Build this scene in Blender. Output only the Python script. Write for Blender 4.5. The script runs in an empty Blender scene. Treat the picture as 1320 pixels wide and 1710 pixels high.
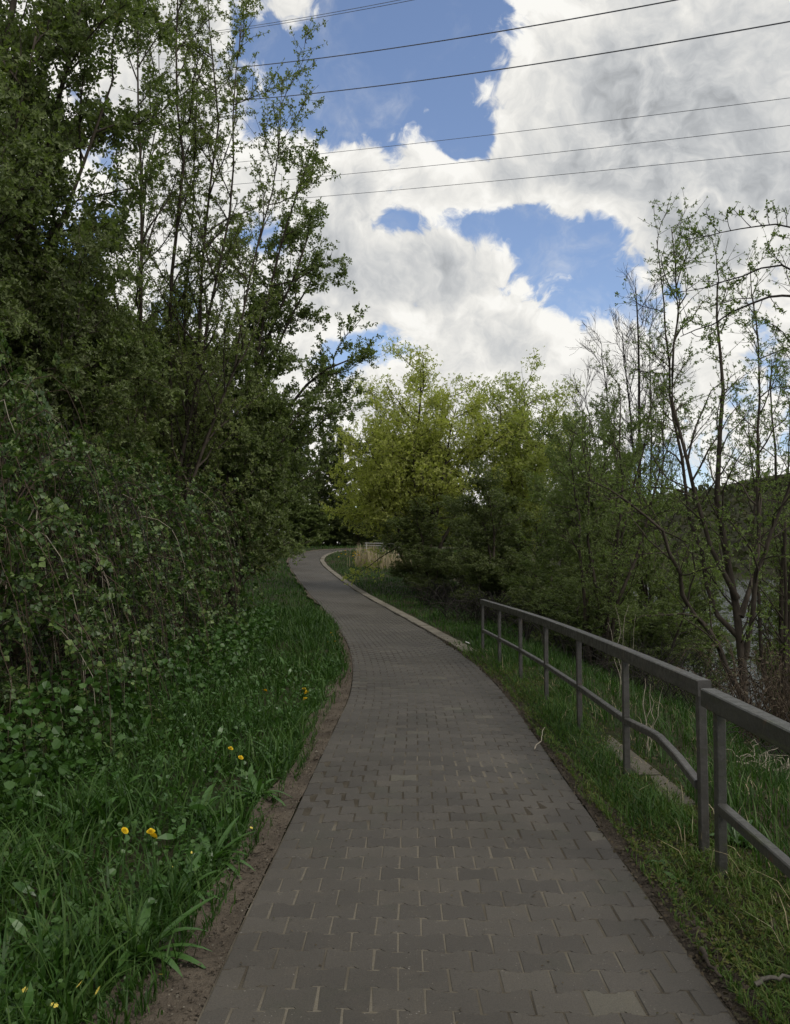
import bpy, bmesh, math, random
import numpy as np
from mathutils import Vector, Matrix

# ------------------------------------------------------------------ camera, sky, sun, exposure
S = bpy.context.scene
C = S.collection
F = 1424.0                       # focal length in photograph pixels (1320 x 1710)
PITCH = math.atan(90 / F)
CAMZ = 1.6
cam = bpy.data.cameras.new('camera'); cam_o = bpy.data.objects.new('camera', cam); C.objects.link(cam_o)
cam.sensor_fit = 'HORIZONTAL'; cam.sensor_width = 36; cam.lens = 36 * F / 1320
cam.clip_start = 0.05; cam.clip_end = 4000
cam_o.location = (0, 0, CAMZ); cam_o.rotation_euler = (math.pi / 2 + PITCH, 0, 0)
S.camera = cam_o

SUN_EL, SUN_AZ, SUN_STR = math.radians(52), math.radians(128), 2.0
SKY_STR = 0.12
CLOUD = 1.0
sun = bpy.data.lights.new('sun', 'SUN'); sun.energy = SUN_STR; sun.angle = math.radians(16); sun.color = (1, .95, .87)
sun_o = bpy.data.objects.new('sun', sun); C.objects.link(sun_o)
sun_o.rotation_euler = (math.pi / 2 - SUN_EL, 0, math.pi - SUN_AZ); sun_o.location = (0, 0, 60)

S.render.engine = 'CYCLES'
S.view_settings.view_transform = 'Standard'; S.view_settings.look = 'None'
S.view_settings.exposure = 0.0; S.view_settings.gamma = 1; S.view_settings.use_curve_mapping = False
cy = S.cycles
cy.max_bounces = 7; cy.diffuse_bounces = 4; cy.glossy_bounces = 3; cy.transmission_bounces = 3; cy.transparent_max_bounces = 4
cy.use_adaptive_sampling = True; cy.adaptive_threshold = 0.022
cy.use_denoising = True; cy.sample_clamp_indirect = 4
try: cy.denoising_prefilter = 'ACCURATE'
except Exception: pass

def ray(px, py):
    x, z = (px - 660) / F, (855 - py) / F
    c, s = math.cos(PITCH), math.sin(PITCH)
    return Vector((x, c - z * s, s + z * c))
def at(px, py, d):
    """world point seen at photograph pixel (px,py), d metres ahead of the camera"""
    r = ray(px, py); return Vector((0, 0, CAMZ)) + r * (d / r.y)

class NT:
    """tiny node-tree writer"""
    def __init__(s, tree): s.t = tree; s.n = tree.nodes; s.l = tree.links; s.n.clear()
    def node(s, typ, ins=None, **kw):
        nd = s.n.new(typ)
        for k, v in kw.items(): setattr(nd, k, v)
        for k, v in (ins or {}).items(): s.put(nd.inputs[k], v)
        return nd
    def put(s, sock, v):
        if hasattr(v, 'is_output') or isinstance(v, bpy.types.NodeSocket): s.l.new(v, sock)
        elif hasattr(v, 'outputs'): s.l.new(v.outputs[0], sock)
        else: sock.default_value = v
    def m(s, op, a, b=0.0, c=0.0, clamp=False):
        return s.node('ShaderNodeMath', {0: a, 1: b, 2: c}, operation=op, use_clamp=clamp).outputs[0]
    def v(s, op, a, b=(0, 0, 0)):
        nd = s.node('ShaderNodeVectorMath', {0: a, 1: b}, operation=op)
        return nd.outputs['Value'] if op in ('DOT_PRODUCT', 'LENGTH') else nd.outputs[0]
    def noise(s, vec, scale, detail=3, rough=.5, dist=0):
        return s.node('ShaderNodeTexNoise', {'Vector': vec, 'Scale': scale, 'Detail': detail, 'Roughness': rough, 'Distortion': dist}).outputs['Fac']
    def smooth(s, x, a, b, lo=0., hi=1.):
        return s.node('ShaderNodeMapRange', {0: x, 1: a, 2: b, 3: lo, 4: hi}, interpolation_type='SMOOTHSTEP').outputs[0]
    def mix(s, f, a, b):
        nd = s.node('ShaderNodeMix', data_type='RGBA')
        s.put(nd.inputs[0], f); s.put(nd.inputs[6], a if not isinstance(a, tuple) else (*a, 1)[:4]); s.put(nd.inputs[7], b if not isinstance(b, tuple) else (*b, 1)[:4])
        return nd.outputs[2]
    def ramp(s, f, stops):
        nd = s.node('ShaderNodeValToRGB', {0: f}); cr = nd.color_ramp
        while len(cr.elements) < len(stops): cr.elements.new(.5)
        for e, (p, c) in zip(cr.elements, stops): e.position = p; e.color = (*c, 1)
        return nd.outputs[0]

W = bpy.data.worlds.new('World'); S.world = W; W.use_nodes = True
w = NT(W.node_tree)
sky = w.node('ShaderNodeTexSky', sky_type='NISHITA', sun_disc=False, sun_elevation=SUN_EL, sun_rotation=SUN_AZ, altitude=100, air_density=1.0, dust_density=.6, ozone_density=2.5)
D = w.v('NORMALIZE', w.node('ShaderNodeTexCoord').outputs['Generated'])
# broken cumulus: noise cover over the whole sky, with the large banks and gaps of the day at their compass directions
def dirn(px, py): return tuple(ray(px, py).normalized())
BLOBS = [  # px, py, half width px, half height px, weight  (directions in which a bank (+) or a gap (-) stands)
    (575, 70, 210, 105, -.62), (640, 175, 130, 55, -.42), (720, 20, 120, 70, -.55), (785, 232, 42, 28, -.62), (860, 388, 140, 36, -.50),
    (965, 490, 98, 78, -.66), (735, 366, 125, 19, -.48), (1020, 370, 55, 45, -.40), (455, 400, 45, 60, -.45), (905, 345, 22, 30, -.25), (625, 580, 70, 34, -.40), (655, 290, 26, 60, -.42),
    (1100, 160, 250, 180, .50), (560, 280, 110, 90, .40), (600, 460, 190, 75, .55), (870, 570, 130, 55, .55), (1190, 340, 190, 110, .45),
    (300, 150, 110, 200, .4), (820, 265, 60, 60, .1), (600, 690, 300, 50, .3), (480, 10, 60, 22, .42), (1100, 620, 130, 50, .15)]
def puff(vec, scale):
    vo = w.node('ShaderNodeTexVoronoi', {'Vector': vec, 'Scale': scale}, voronoi_dimensions='3D', feature='F1').outputs['Distance']
    return w.m('SUBTRACT', 1.0, w.m('MULTIPLY', vo, vo))
warp = w.node('ShaderNodeTexNoise', {'Vector': D, 'Scale': 7.0, 'Detail': 4, 'Roughness': .6}).outputs['Color']
DW = w.v('ADD', D, w.v('MULTIPLY', w.v('SUBTRACT', warp, (.5, .5, .5)), (.16, .16, .16)))
def density(vec, full=True):
    n1 = w.noise(vec, 5.0, 8, .60, .2)
    n2 = w.noise(vec, 26.0, 6, .66, .0)
    x = w.m('ADD', w.m('MULTIPLY', w.m('SUBTRACT', n1, .5), 1.45), w.m('MULTIPLY', w.m('SUBTRACT', n2, .5), .72))
    x = w.m('MULTIPLY_ADD', w.m('SUBTRACT', puff(vec, 13.0), .72), .42, x)
    return w.m('MULTIPLY_ADD', w.m('SUBTRACT', puff(vec, 31.0), .72), .22, x)
lay = 0.16
for px, py, hw, hh, wt in BLOBS:
    d0 = w.v('SUBTRACT', D, dirn(px, py))
    d1 = w.v('MULTIPLY', d0, (F / hw, F / max(hw, hh), F / hh))
    g = w.m('POWER', math.e, w.m('MULTIPLY', w.v('DOT_PRODUCT', d1, d1), -.8))
    lay = w.m('MULTIPLY_ADD', g, wt, lay)
off = (.014, -.004, .020)
dn = density(DW)
dn_up = density(w.v('ADD', DW, off))
dens = w.m('ADD', lay, dn)
alpha = w.smooth(dens, -.08, .16)
veil = w.m('MULTIPLY', w.smooth(w.noise(DW, 9.0, 6, .62), .46, .74), .42)
alpha = w.m('MAXIMUM', alpha, w.m('MULTIPLY', veil, w.smooth(dens, -.75, -.05)))
relief = w.m('SUBTRACT', dn, dn_up)                   # faces turned to the sun
thick = w.smooth(dens, .15, .95)
lum = w.m('ADD', w.m('MULTIPLY_ADD', relief, .70, .96), w.m('MULTIPLY', thick, -.37))
n3 = w.noise(D, 4.0, 4, .5)
lum = w.m('ADD', lum, w.m('MULTIPLY', w.m('SUBTRACT', n3, .46), -.72))
lum = w.m('MINIMUM', w.m('MAXIMUM', lum, .40), .97)
cl = w.mix(w.smooth(lum, .45, .9), (.93, .965, 1.0), (1.0, .985, .94))
clv = w.v('MULTIPLY', cl, w.node('ShaderNodeCombineXYZ', {0: lum, 1: lum, 2: lum}))
clv = w.v('MULTIPLY', clv, (CLOUD / SKY_STR,) * 3)
skyc = w.v('MULTIPLY', sky.outputs[0], (1.55, 1.42, 1.40))
col = w.mix(alpha, skyc, clv)
bg = w.node('ShaderNodeBackground', {0: col, 1: SKY_STR})
w.l.new(bg.outputs[0], w.node('ShaderNodeOutputWorld').inputs[0])
W.cycles.sampling_method = 'MANUAL'; W.cycles.sample_map_resolution = 512

# ------------------------------------------------------------------ materials
MATS = {}
def newmat(name):
    m = bpy.data.materials.new(name); m.use_nodes = True; MATS[name] = m
    return m, NT(m.node_tree)
def finish(t, shader, bump=None):
    t.l.new(shader, t.node('ShaderNodeOutputMaterial').inputs[0])
def principled(t, col, rough=.8, bump=None, bs=.3, bd=.01, spec=.3, **kw):
    ins = {'Base Color': col if not isinstance(col, tuple) else (*col, 1)[:4], 'Roughness': rough, 'Specular IOR Level': spec}
    ins.update(kw)
    p = t.node('ShaderNodeBsdfPrincipled', ins)
    if bump is not None:
        t.l.new(t.node('ShaderNodeBump', {'Height': bump, 'Strength': bs, 'Distance': bd}).outputs[0], p.inputs['Normal'])
    return p.outputs[0]
def leafmat(name, stops, trans=.35, rough=.5, spec=.35, tc=(1.0, 1.2, .5)):
    m, t = newmat(name); g_ = 1 / (1 - trans)        # reflectance stays at the listed colour; the rest passes through the blade
    stops = [tuple(x * g_ for x in c) for c in stops]
    rnd = t.node('ShaderNodeNewGeometry').outputs['Random Per Island']
    pos = t.node('ShaderNodeNewGeometry').outputs['Position']
    f = t.m('ADD', t.m('MULTIPLY', rnd, .75), t.m('MULTIPLY', t.noise(pos, .9, 2), .35), clamp=True)
    col = t.ramp(f, [(i / (len(stops) - 1), c) for i, c in enumerate(stops)])
    p = principled(t, col, rough, spec=spec)
    tr = t.node('ShaderNodeBsdfTranslucent', {0: t.v('MULTIPLY', col, tc)})
    finish(t, t.node('ShaderNodeMixShader', {0: trans, 1: p, 2: tr.outputs[0]}).outputs[0])
    return m
def barkmat(name, c1, c2, scale=14):
    m, t = newmat(name)
    pos = t.node('ShaderNodeTexCoord').outputs['Object']
    n = t.noise(t.v('MULTIPLY', pos, (1, 1, .35)), scale, 5, .65)
    finish(t, principled(t, t.ramp(n, [(.3, c1), (.7, c2)]), .9, n, .6, .02, spec=.15))
    return m

leafmat('leaf_bramble', [(.010, .024, .006), (.026, .050, .012), (.050, .084, .020), (.105, .140, .040)], .26, .42, .32)
leafmat('leaf_dead', [(.034, .026, .017), (.056, .044, .028), (.080, .066, .045), (.03, .034, .016)], .1, .8, .1)
leafmat('leaf_dark', [(.044, .055, .021), (.058, .071, .027), (.075, .088, .034)], .42, .5, .28)
leafmat('leaf_bronze', [(.062, .068, .024), (.080, .082, .029), (.098, .096, .036)], .45, .5, .28)
leafmat('leaf_spring', [(.066, .080, .029), (.088, .104, .037), (.108, .126, .047)], .45, .5, .28)
leafmat('leaf_hedge', [(.051, .067, .025), (.070, .088, .032), (.090, .110, .040)], .45, .5, .28)
leafmat('leaf_maple', [(.150, .162, .044), (.176, .186, .053), (.204, .208, .066)], .5, .5, .28, (1.05, 1.2, .42))
leafmat('leaf_maple_green', [(.120, .138, .041), (.146, .162, .050), (.170, .182, .061)], .5, .5, .28, (1.05, 1.2, .42))
leafmat('leaf_alder', [(.054, .080, .024), (.074, .10, .030), (.095, .12, .038)], .45, .5, .28)
leafmat('leaf_willow', [(.076, .098, .026), (.098, .12, .034), (.118, .138, .044)], .48, .5, .28)
leafmat('leaf_far', [(.022, .028, .014), (.034, .038, .018), (.048, .048, .024)], .2, .7, .1)
leafmat('grass', [(.007, .020, .003), (.015, .039, .006), (.026, .058, .009), (.050, .084, .020)], .32, .5, .22)
leafmat('grass_short', [(.022, .050, .008), (.036, .072, .012), (.056, .090, .018), (.095, .10, .036)], .28, .6, .2)
leafmat('grass_dry', [(.20, .165, .095), (.28, .235, .145), (.34, .30, .20)], .25, .7, .15, (1, 1, .9))
leafmat('leaf_dock', [(.022, .060, .010), (.036, .082, .016), (.052, .102, .026)], .28, .36, .45)
leafmat('leaf_herb', [(.017, .046, .008), (.030, .068, .013), (.050, .092, .022)], .30, .42, .35)
leafmat('leaf_moss', [(.04, .055, .012), (.06, .075, .016), (.08, .07, .025)], .15, .8, .1)
leafmat('petal_yellow', [(.50, .33, .008), (.56, .39, .012), (.60, .44, .02)], .15, .6, .2, (1, .9, .4))
leafmat('petal_pale', [(.55, .43, .06), (.60, .49, .10)], .15, .45, .3, (1, .95, .5))
barkmat('bark', (.028, .022, .016), (.075, .062, .048))
barkmat('bark_grey', (.05, .045, .036), (.13, .12, .10))
barkmat('cane', (.040, .028, .020), (.095, .072, .050), 30)
barkmat('cane_pale', (.22, .19, .14), (.38, .34, .27), 30)
barkmat('twig_dark', (.016, .014, .012), (.036, .032, .027), 30)

def mat_paver():
    m, t = newmat('paver')
    pos = t.node('ShaderNodeNewGeometry').outputs['Position']
    r = t.m('FRACT', t.m('ADD', t.node('ShaderNodeNewGeometry').outputs['Random Per Island'], t.node('ShaderNodeObjectInfo').outputs['Random']))
    big = t.noise(pos, .55, 3, .55); mid = t.noise(pos, 5, 4, .6); fine = t.noise(pos, 160, 3, .7); speck = t.noise(pos, 95, 1)
    base = t.ramp(r, [(0, (.052, .0455, .0365)), (.35, (.060, .053, .0425)), (.65, (.067, .059, .0475)), (.97, (.076, .067, .053)), (1, (.095, .087, .065))])
    col = t.mix(t.smooth(big, .35, .7), base, t.v('MULTIPLY', base, (.74, .73, .70)))
    col = t.mix(t.smooth(mid, .5, .75, 0, .5), col, t.v('MULTIPLY', base, (1.18, 1.13, 1.04)))
    moss = t.noise(t.v('ADD', pos, (7, 3, 0)), 1.4, 5, .65)
    col = t.mix(t.smooth(moss, .54, .72, 0, .45), col, (.046, .048, .030))
    col = t.mix(t.smooth(fine, .42, .66, 0, .7), col, t.v('MULTIPLY', col, (.58, .58, .58)))
    col = t.mix(t.m('MULTIPLY', t.smooth(speck, .71, .77, 0, .6), t.smooth(mid, .42, .62)), col, (.30, .28, .24))
    finish(t, principled(t, col, .74, fine, .55, .004, spec=.42))
mat_paver()
def mat_sand():
    m, t = newmat('joint_sand')
    pos = t.node('ShaderNodeNewGeometry').outputs['Position']
    n = t.noise(t.v('ADD', pos, (3.1, 0, 0)), .8, 3, .6); f = t.noise(pos, 120, 2)
    c = t.mix(t.smooth(n, .40, .60), (.130, .117, .092), (.034, .029, .022))
    c = t.mix(t.smooth(f, .4, .7, 0, .6), c, (.09, .075, .05))
    finish(t, principled(t, c, .95, f, .6, .003, spec=.1))
mat_sand()
def mat_soil(name, k_):
    m, t = newmat(name)
    pos = t.node('ShaderNodeNewGeometry').outputs['Position']
    a = t.noise(pos, 3.0, 4, .6); b = t.noise(pos, 28, 5, .65); c = t.noise(pos, 140, 2, .6)
    col = t.mix(t.smooth(a, .35, .65), (.104 * k_, .086 * k_, .065 * k_), (.068 * k_, .056 * k_, .043 * k_))
    col = t.mix(t.smooth(b, .5, .75, 0, .75), col, (.042, .033, .024))
    col = t.mix(t.smooth(c, .62, .75, 0, .5), col, (.20, .155, .11))
    finish(t, principled(t, col, .95, t.m('ADD', b, t.m('MULTIPLY', c, .35)), .9, .02, spec=.1))
mat_soil('soil', 1.0); mat_soil('soil_dark', .62)
def mat_ground():
    m, t = newmat('ground_turf')
    pos = t.node('ShaderNodeNewGeometry').outputs['Position']
    a = t.noise(pos, .8, 4, .6); b = t.noise(pos, 18, 5, .65)
    col = t.mix(t.smooth(a, .4, .65), (.020, .030, .010), (.040, .032, .020))
    col = t.mix(t.smooth(b, .45, .7, 0, .8), col, (.015, .016, .009))
    finish(t, principled(t, col, .95, b, .9, .03, spec=.08))
mat_ground()
def mat_concrete(name, k_):
    m, t = newmat(name)
    pos = t.node('ShaderNodeNewGeometry').outputs['Position']
    r = t.node('ShaderNodeObjectInfo').outputs['Random']
    a = t.noise(pos, 2.2, 4, .6); b = t.noise(pos, 60, 4, .65)
    col = t.mix(t.smooth(a, .4, .68), (.205 * k_, .185 * k_, .148 * k_), (.14 * k_, .125 * k_, .098 * k_))
    col = t.mix(t.smooth(b, .52, .72, 0, .7), col, (.085, .075, .055))
    col = t.mix(t.m('MULTIPLY', r, .3), col, (.15, .135, .105))
    finish(t, principled(t, col, .92, b, .6, .006, spec=.15))
mat_concrete('concrete', .80); mat_concrete('footing_concrete', .45)
def mat_metal(name, base, moss, rust):
    m, t = newmat(name)
    pos = t.node('ShaderNodeNewGeometry').outputs['Position']
    a = t.noise(t.v('MULTIPLY', pos, (1, .3, 3.0)), 6, 6, .66); b = t.noise(pos, 70, 4, .7); c = t.noise(t.v('ADD', pos, (5, 2.2, 1)), 4.2, 5, .62); d = t.noise(pos, 16, 5, .7)
    col = t.mix(t.smooth(a, .38, .62), base, tuple(x * .58 for x in base))
    col = t.mix(t.smooth(b, .54, .72, 0, .6), col, tuple(x * 1.7 for x in base))
    col = t.mix(t.smooth(d, .60, .68, 0, .7), col, tuple(x * .42 for x in base))
    col = t.mix(t.smooth(a, .52, .70, 0, moss), col, (.060, .070, .026))
    col = t.mix(t.smooth(c, .62, .70, 0, rust), col, (.090, .040, .020))
    finish(t, principled(t, col, t.smooth(d, .3, .7, .30, .62), t.m('ADD', b, d), .40, .004, spec=.6))
mat_metal('rail_paint', (.050, .046, .040), .25, .35)
mat_metal('rail_paint_mossy', (.040, .039, .032), .7, .6)
def mat_water():
    m, t = newmat('river_water')
    pos = t.node('ShaderNodeNewGeometry').outputs['Position']
    n = t.noise(t.v('MULTIPLY', pos, (1, .55, 1)), 1.6, 4, .6)
    finish(t, principled(t, (.018, .026, .020), .06, n, .8, .6, spec=.5, IOR=1.33))
mat_water()
def mat_plain(name, col, rough=.6, spec=.3):
    m, t = newmat(name)
    pos = t.node('ShaderNodeNewGeometry').outputs['Position']
    n = t.noise(pos, 9, 3)
    finish(t, principled(t, t.mix(t.smooth(n, .3, .7), col, tuple(x * .8 for x in col)), rough, spec=spec))
mat_plain('cable', (.09, .095, .11)); mat_plain('white_rail', (.36, .35, .32)); mat_plain('scratch', (.30, .30, .28)); mat_plain('insulator', (.10, .10, .13))
mat_plain('paper', (.75, .75, .72))
m_, t_ = newmat('hill_wood')
n_ = t_.noise(t_.node('ShaderNodeNewGeometry').outputs['Position'], .12, 6, .7)
finish(t_, principled(t_, t_.ramp(n_, [(.3, (.016, .019, .012)), (.55, (.030, .029, .019)), (.75, (.028, .034, .016))]), .95, spec=.05))

# ------------------------------------------------------------------ mesh helpers
TRIS = [0]
def mesh_np(name, V, faces, mat, smooth=False):
    """V (n,3); faces: list of (m,k) index arrays"""
    V = np.asarray(V, np.float32).reshape(-1, 3)
    faces = [np.asarray(f, np.int32) for f in faces if len(f)]
    loops = np.concatenate([f.ravel() for f in faces])
    tot = np.concatenate([np.full(len(f), f.shape[1], np.int32) for f in faces])
    start = np.concatenate([[0], np.cumsum(tot)[:-1]]).astype(np.int32)
    me = bpy.data.meshes.new(name)
    me.vertices.add(len(V)); me.vertices.foreach_set('co', V.ravel())
    me.loops.add(len(loops)); me.loops.foreach_set('vertex_index', loops)
    me.polygons.add(len(tot)); me.polygons.foreach_set('loop_start', start); me.polygons.foreach_set('loop_total', tot)
    me.polygons.foreach_set('use_smooth', np.full(len(tot), smooth))
    me.update(calc_edges=True)
    me.materials.append(MATS[mat]); TRIS[0] += int((tot - 2).sum())
    return me
def link(name, data, parent=None, loc=None, **props):
    o = bpy.data.objects.new(name, data); C.objects.link(o)
    if parent is not None: o.parent = parent
    if loc is not None: o.location = loc
    for k, v in props.items(): o[k] = v
    return o
def thing(name, label, cat, loc=(0, 0, 0), group=None):
    o = link(name, None, None, loc, label=label, category=cat); o.empty_display_size = .2
    if group: o['group'] = group
    return o
def merge(parts):
    """[(V, [faces])] -> V, [faces]"""
    Vs, Fs, n = [], [], 0
    for V, fs in parts:
        Vs.append(V); Fs += [f + n for f in fs if len(f)]; n += len(V)
    return np.concatenate(Vs), Fs
def nrm(a): return a / np.maximum(np.linalg.norm(a, axis=-1, keepdims=True), 1e-9)

def tubes(P, R, sides=5):
    """P (N,K,3), R (N,K): tapered tubes"""
    N, K, _ = P.shape
    T = np.empty_like(P); T[:, 1:-1] = P[:, 2:] - P[:, :-2]; T[:, 0] = P[:, 1] - P[:, 0]; T[:, -1] = P[:, -1] - P[:, -2]
    T = nrm(T)
    ref = np.where(np.abs(T[:, :1, 2:3]) > .9, np.array([1., 0, 0]), np.array([0., 0, 1.]))
    A = nrm(np.cross(T, np.broadcast_to(ref, T.shape))); B = np.cross(T, A)
    th = np.arange(sides) * 2 * math.pi / sides
    V = P[:, :, None] + R[:, :, None, None] * (np.cos(th)[:, None] * A[:, :, None] + np.sin(th)[:, None] * B[:, :, None])
    idx = np.arange(N * K * sides).reshape(N, K, sides)
    a, b = idx[:, :-1], idx[:, 1:]
    q = np.stack([a, np.roll(a, -1, 2), np.roll(b, -1, 2), b], -1).reshape(-1, 4)
    fs = [q]
    cap = idx[:, -1]
    fs.append(cap.reshape(-1, sides))
    return V.reshape(-1, 3), fs

LEAF = {  # template verts (side, along, up), faces
    'diamond': (np.array([[0, 0, 0], [-.36, .45, .10], [0, 1, -.05], [.36, .45, .10]]), [[0, 3, 2], [0, 2, 1]]),
    'round': (np.array([[0, 0, 0], [-.5, .35, .10], [-.36, .8, .03], [0, 1, -.05], [.36, .8, .03], [.5, .35, .1]]), [[0, 5, 4, 3], [0, 3, 2, 1]]),
}
LEAF['lance'] = (np.array([[0, 0, 0], [-.07, .2, .06], [-.15, .45, .09], [-.11, .75, .04], [0, 1, -.10], [.11, .75, .04], [.15, .45, .09], [.07, .2, .06]]), [[0, 7, 6, 2, 1], [2, 6, 5, 3], [3, 5, 4]])
def _trif():
    V, Fc = [], []
    base, fc = LEAF['diamond']; base = base * [1.35, 1, 1.2]
    for ang, ln, o in ((0, 1., .35), (1.15, .8, .22), (-1.15, .8, .22)):
        c, s = math.cos(ang), math.sin(ang)
        b = base * ln; n = len(V) * 0 + sum(len(v) for v in V)
        x = b[:, 0] * c + (b[:, 1] + o) * s; y = -b[:, 0] * s + (b[:, 1] + o) * c
        V.append(np.stack([x, y, b[:, 2] - .08 * (y > .5)], 1)); Fc += [[i + n for i in f] for f in fc]
    return np.concatenate(V), Fc
LEAF['trifoliate'] = _trif()
def _rosette(k=3, tilt=.5):
    V, Fc = [], []
    base, fc = LEAF['diamond']
    for i in range(k):
        ang = i * 2 * math.pi / k; c, s = math.cos(ang), math.sin(ang)
        b = base.copy(); ln = [1, .8, .9, .7][i % 4]; b *= ln
        x = b[:, 0] * c + b[:, 1] * s; y = -b[:, 0] * s + b[:, 1] * c
        V.append(np.stack([x, y, b[:, 2] + tilt * np.hypot(x, y)], 1)); Fc += [[j + 4 * i for j in f] for f in fc]
    return np.concatenate(V), Fc
LEAF['rosette'] = _rosette(3)
LEAF['rosette4'] = _rosette(4, .35)
def leaves(rng, P, Dn, size, shape='diamond', up=.6, spread=.8):
    """P (n,3) attach points, Dn (n,3) twig directions, size (n,)"""
    n = len(P)
    a = nrm(Dn * .5 + rng.normal(0, spread, (n, 3)) + np.array([0, 0, .15]))
    N = nrm(rng.normal(0, .55, (n, 3)) + np.array([0, 0, up]))
    b = nrm(np.cross(a, N)); N = np.cross(b, a)
    if shape.startswith('rosette'): N, a = a, N
    T, fc = LEAF[shape]
    V = P[:, None] + np.asarray(size)[:, None, None] * (T[None, :, 0:1] * b[:, None] + T[None, :, 1:2] * a[:, None] + T[None, :, 2:3] * N[:, None])
    k = len(T); out = []
    for L in sorted({len(f) for f in fc}):
        f = np.array([g for g in fc if len(g) == L])
        out.append((f[None] + (np.arange(n) * k)[:, None, None]).reshape(-1, L))
    return V.reshape(-1, 3), out

def sample(P, t):
    """P (N,K,3), t (N,m) -> points (N,m,3), tangents"""
    K = P.shape[1]; x = t * (K - 1); i = np.clip(x.astype(int), 0, K - 2); fr = (x - i)[..., None]
    r = np.arange(len(P))[:, None]
    a, b = P[r, i], P[r, i + 1]
    return a + (b - a) * fr, nrm(b - a)
def grow(rng, PP, PR, n, L, ang=50, t0=.25, t1=1., K=5, wob=.18, trop=.08, taper=.5, rmax=.05, rmin=.004, lean=(0, 0, 0), angj=12, thin=.012):
    N = len(PP)
    t = t0 + (t1 - t0) * (np.arange(n)[None] + rng.random((N, n))) / n
    B, T = sample(PP, t)
    pr = np.take_along_axis(PR, np.clip((t * (PR.shape[1] - 1)).astype(int), 0, PR.shape[1] - 1), 1)
    per = nrm(np.cross(T, rng.normal(0, 1, T.shape)))
    a = np.radians(ang + rng.normal(0, angj, (N, n)))[..., None]
    d = nrm(np.cos(a) * T + np.sin(a) * per + np.array(lean))
    ln = (L * (1 - taper * t) * rng.uniform(.65, 1.25, (N, n)))
    d = d.reshape(-1, 3); p = B.reshape(-1, 3); ln = ln.reshape(-1)
    P = [p]
    for k in range(K - 1):
        d = nrm(d + rng.normal(0, wob, d.shape) + np.array([0, 0, trop]))
        p = p + d * (ln / (K - 1))[:, None]; P.append(p)
    P = np.stack(P, 1)
    r0 = np.clip(np.minimum(pr.reshape(-1) * .75, ln * thin), rmin, rmax)
    R = r0[:, None] * np.linspace(1, .35, K)[None]
    return P, np.maximum(R, rmin * .7)
def stem(rng, base, top, K=9, wob=.12, bow=(0, 0, 0)):
    base, top = np.array(base, float), np.array(top, float)
    t = np.linspace(0, 1, K)[:, None]
    P = base + (top - base) * t + np.array(bow) * (np.sin(t * math.pi))
    j = rng.normal(0, wob, (K, 3)).cumsum(0) * .4; j -= j[:1]; j -= t * j[-1:]
    return P + j
def poly(pts, K=9):
    pts = np.array([tuple(p) for p in pts], float)
    s = np.concatenate([[0], np.cumsum(np.linalg.norm(np.diff(pts, axis=0), axis=1))]); u = np.linspace(0, s[-1], K)
    return np.stack([np.interp(u, s, pts[:, i]) for i in range(3)], 1)

def make_tree(name, label, seed, base, stems, radius, levels, leaf=None, bark='bark', group=None, cat='tree', limb_parts=0, extra=None):
    """stems: list of (K,3) polylines (trunks). levels: dicts for grow(). leaf: list of dicts"""
    rng = np.random.default_rng(seed)
    base = np.array(tuple(base), float)
    root = thing(name, label, cat, tuple(base), group)
    P = np.stack([poly(s, 14) for s in stems])
    R = np.stack([np.linspace(1, .16, 14) * (radius if np.isscalar(radius) else radius[i]) for i in range(len(stems))])
    R[:, 0] *= 1.25
    trunks = []
    for i in range(len(P)):
        V, fs = tubes(P[i:i + 1], R[i:i + 1], 8); trunks.append(link('trunk', mesh_np('trunk', V - base, fs, bark, True), root))
    cp, cr, prev, tw, allv = P, R, None, [], [(P, R)]
    for li, lv in enumerate(levels):
        lv = dict(lv); src = lv.pop('src', -1)
        cp, cr = grow(rng, *allv[src], **lv); allv.append((cp, cr))
        if li == 0 and limb_parts:
            for i in range(len(cp)):
                V, fs = tubes(cp[i:i + 1], cr[i:i + 1], 6); link('limb', mesh_np('limb', V - base, fs, bark, True), trunks[i // lv['n']])
        else:
            st_ = cp[:, ::2] if li and cp.shape[1] > 4 else cp; sr_ = cr[:, ::2] if li and cp.shape[1] > 4 else cr
            V, fs = tubes(st_, sr_, 4 if li == 0 else 3); tw.append((V, fs[:1]))
    if tw:
        V, fs = merge(tw); link('branches', mesh_np('branches', V - base, fs, bark), root, kind='stuff')
    for lf in (leaf or []):
        cp, cr = allv[lf.get('on', -1)]
        m = lf['per']
        t = rng.uniform(lf.get('t0', .15), 1.0, (len(cp), m))
        pts, tan = sample(cp, t)
        pts, tan = pts.reshape(-1, 3), tan.reshape(-1, 3)
        keep = rng.random(len(pts)) < lf.get('keep', 1)
        pts, tan = pts[keep], tan[keep]
        pts = pts + rng.normal(0, lf.get('jit', .03), pts.shape)
        sz = lf['size'] * rng.uniform(.6, 1.3, len(pts))
        V, fs = leaves(rng, pts, tan, sz, lf.get('shape', 'diamond'), lf.get('up', .5), lf.get('spread', .8))
        link(lf.get('name', 'crown'), mesh_np('crown', V - base, fs, lf['mat']), root, kind='stuff')
    return root

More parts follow.
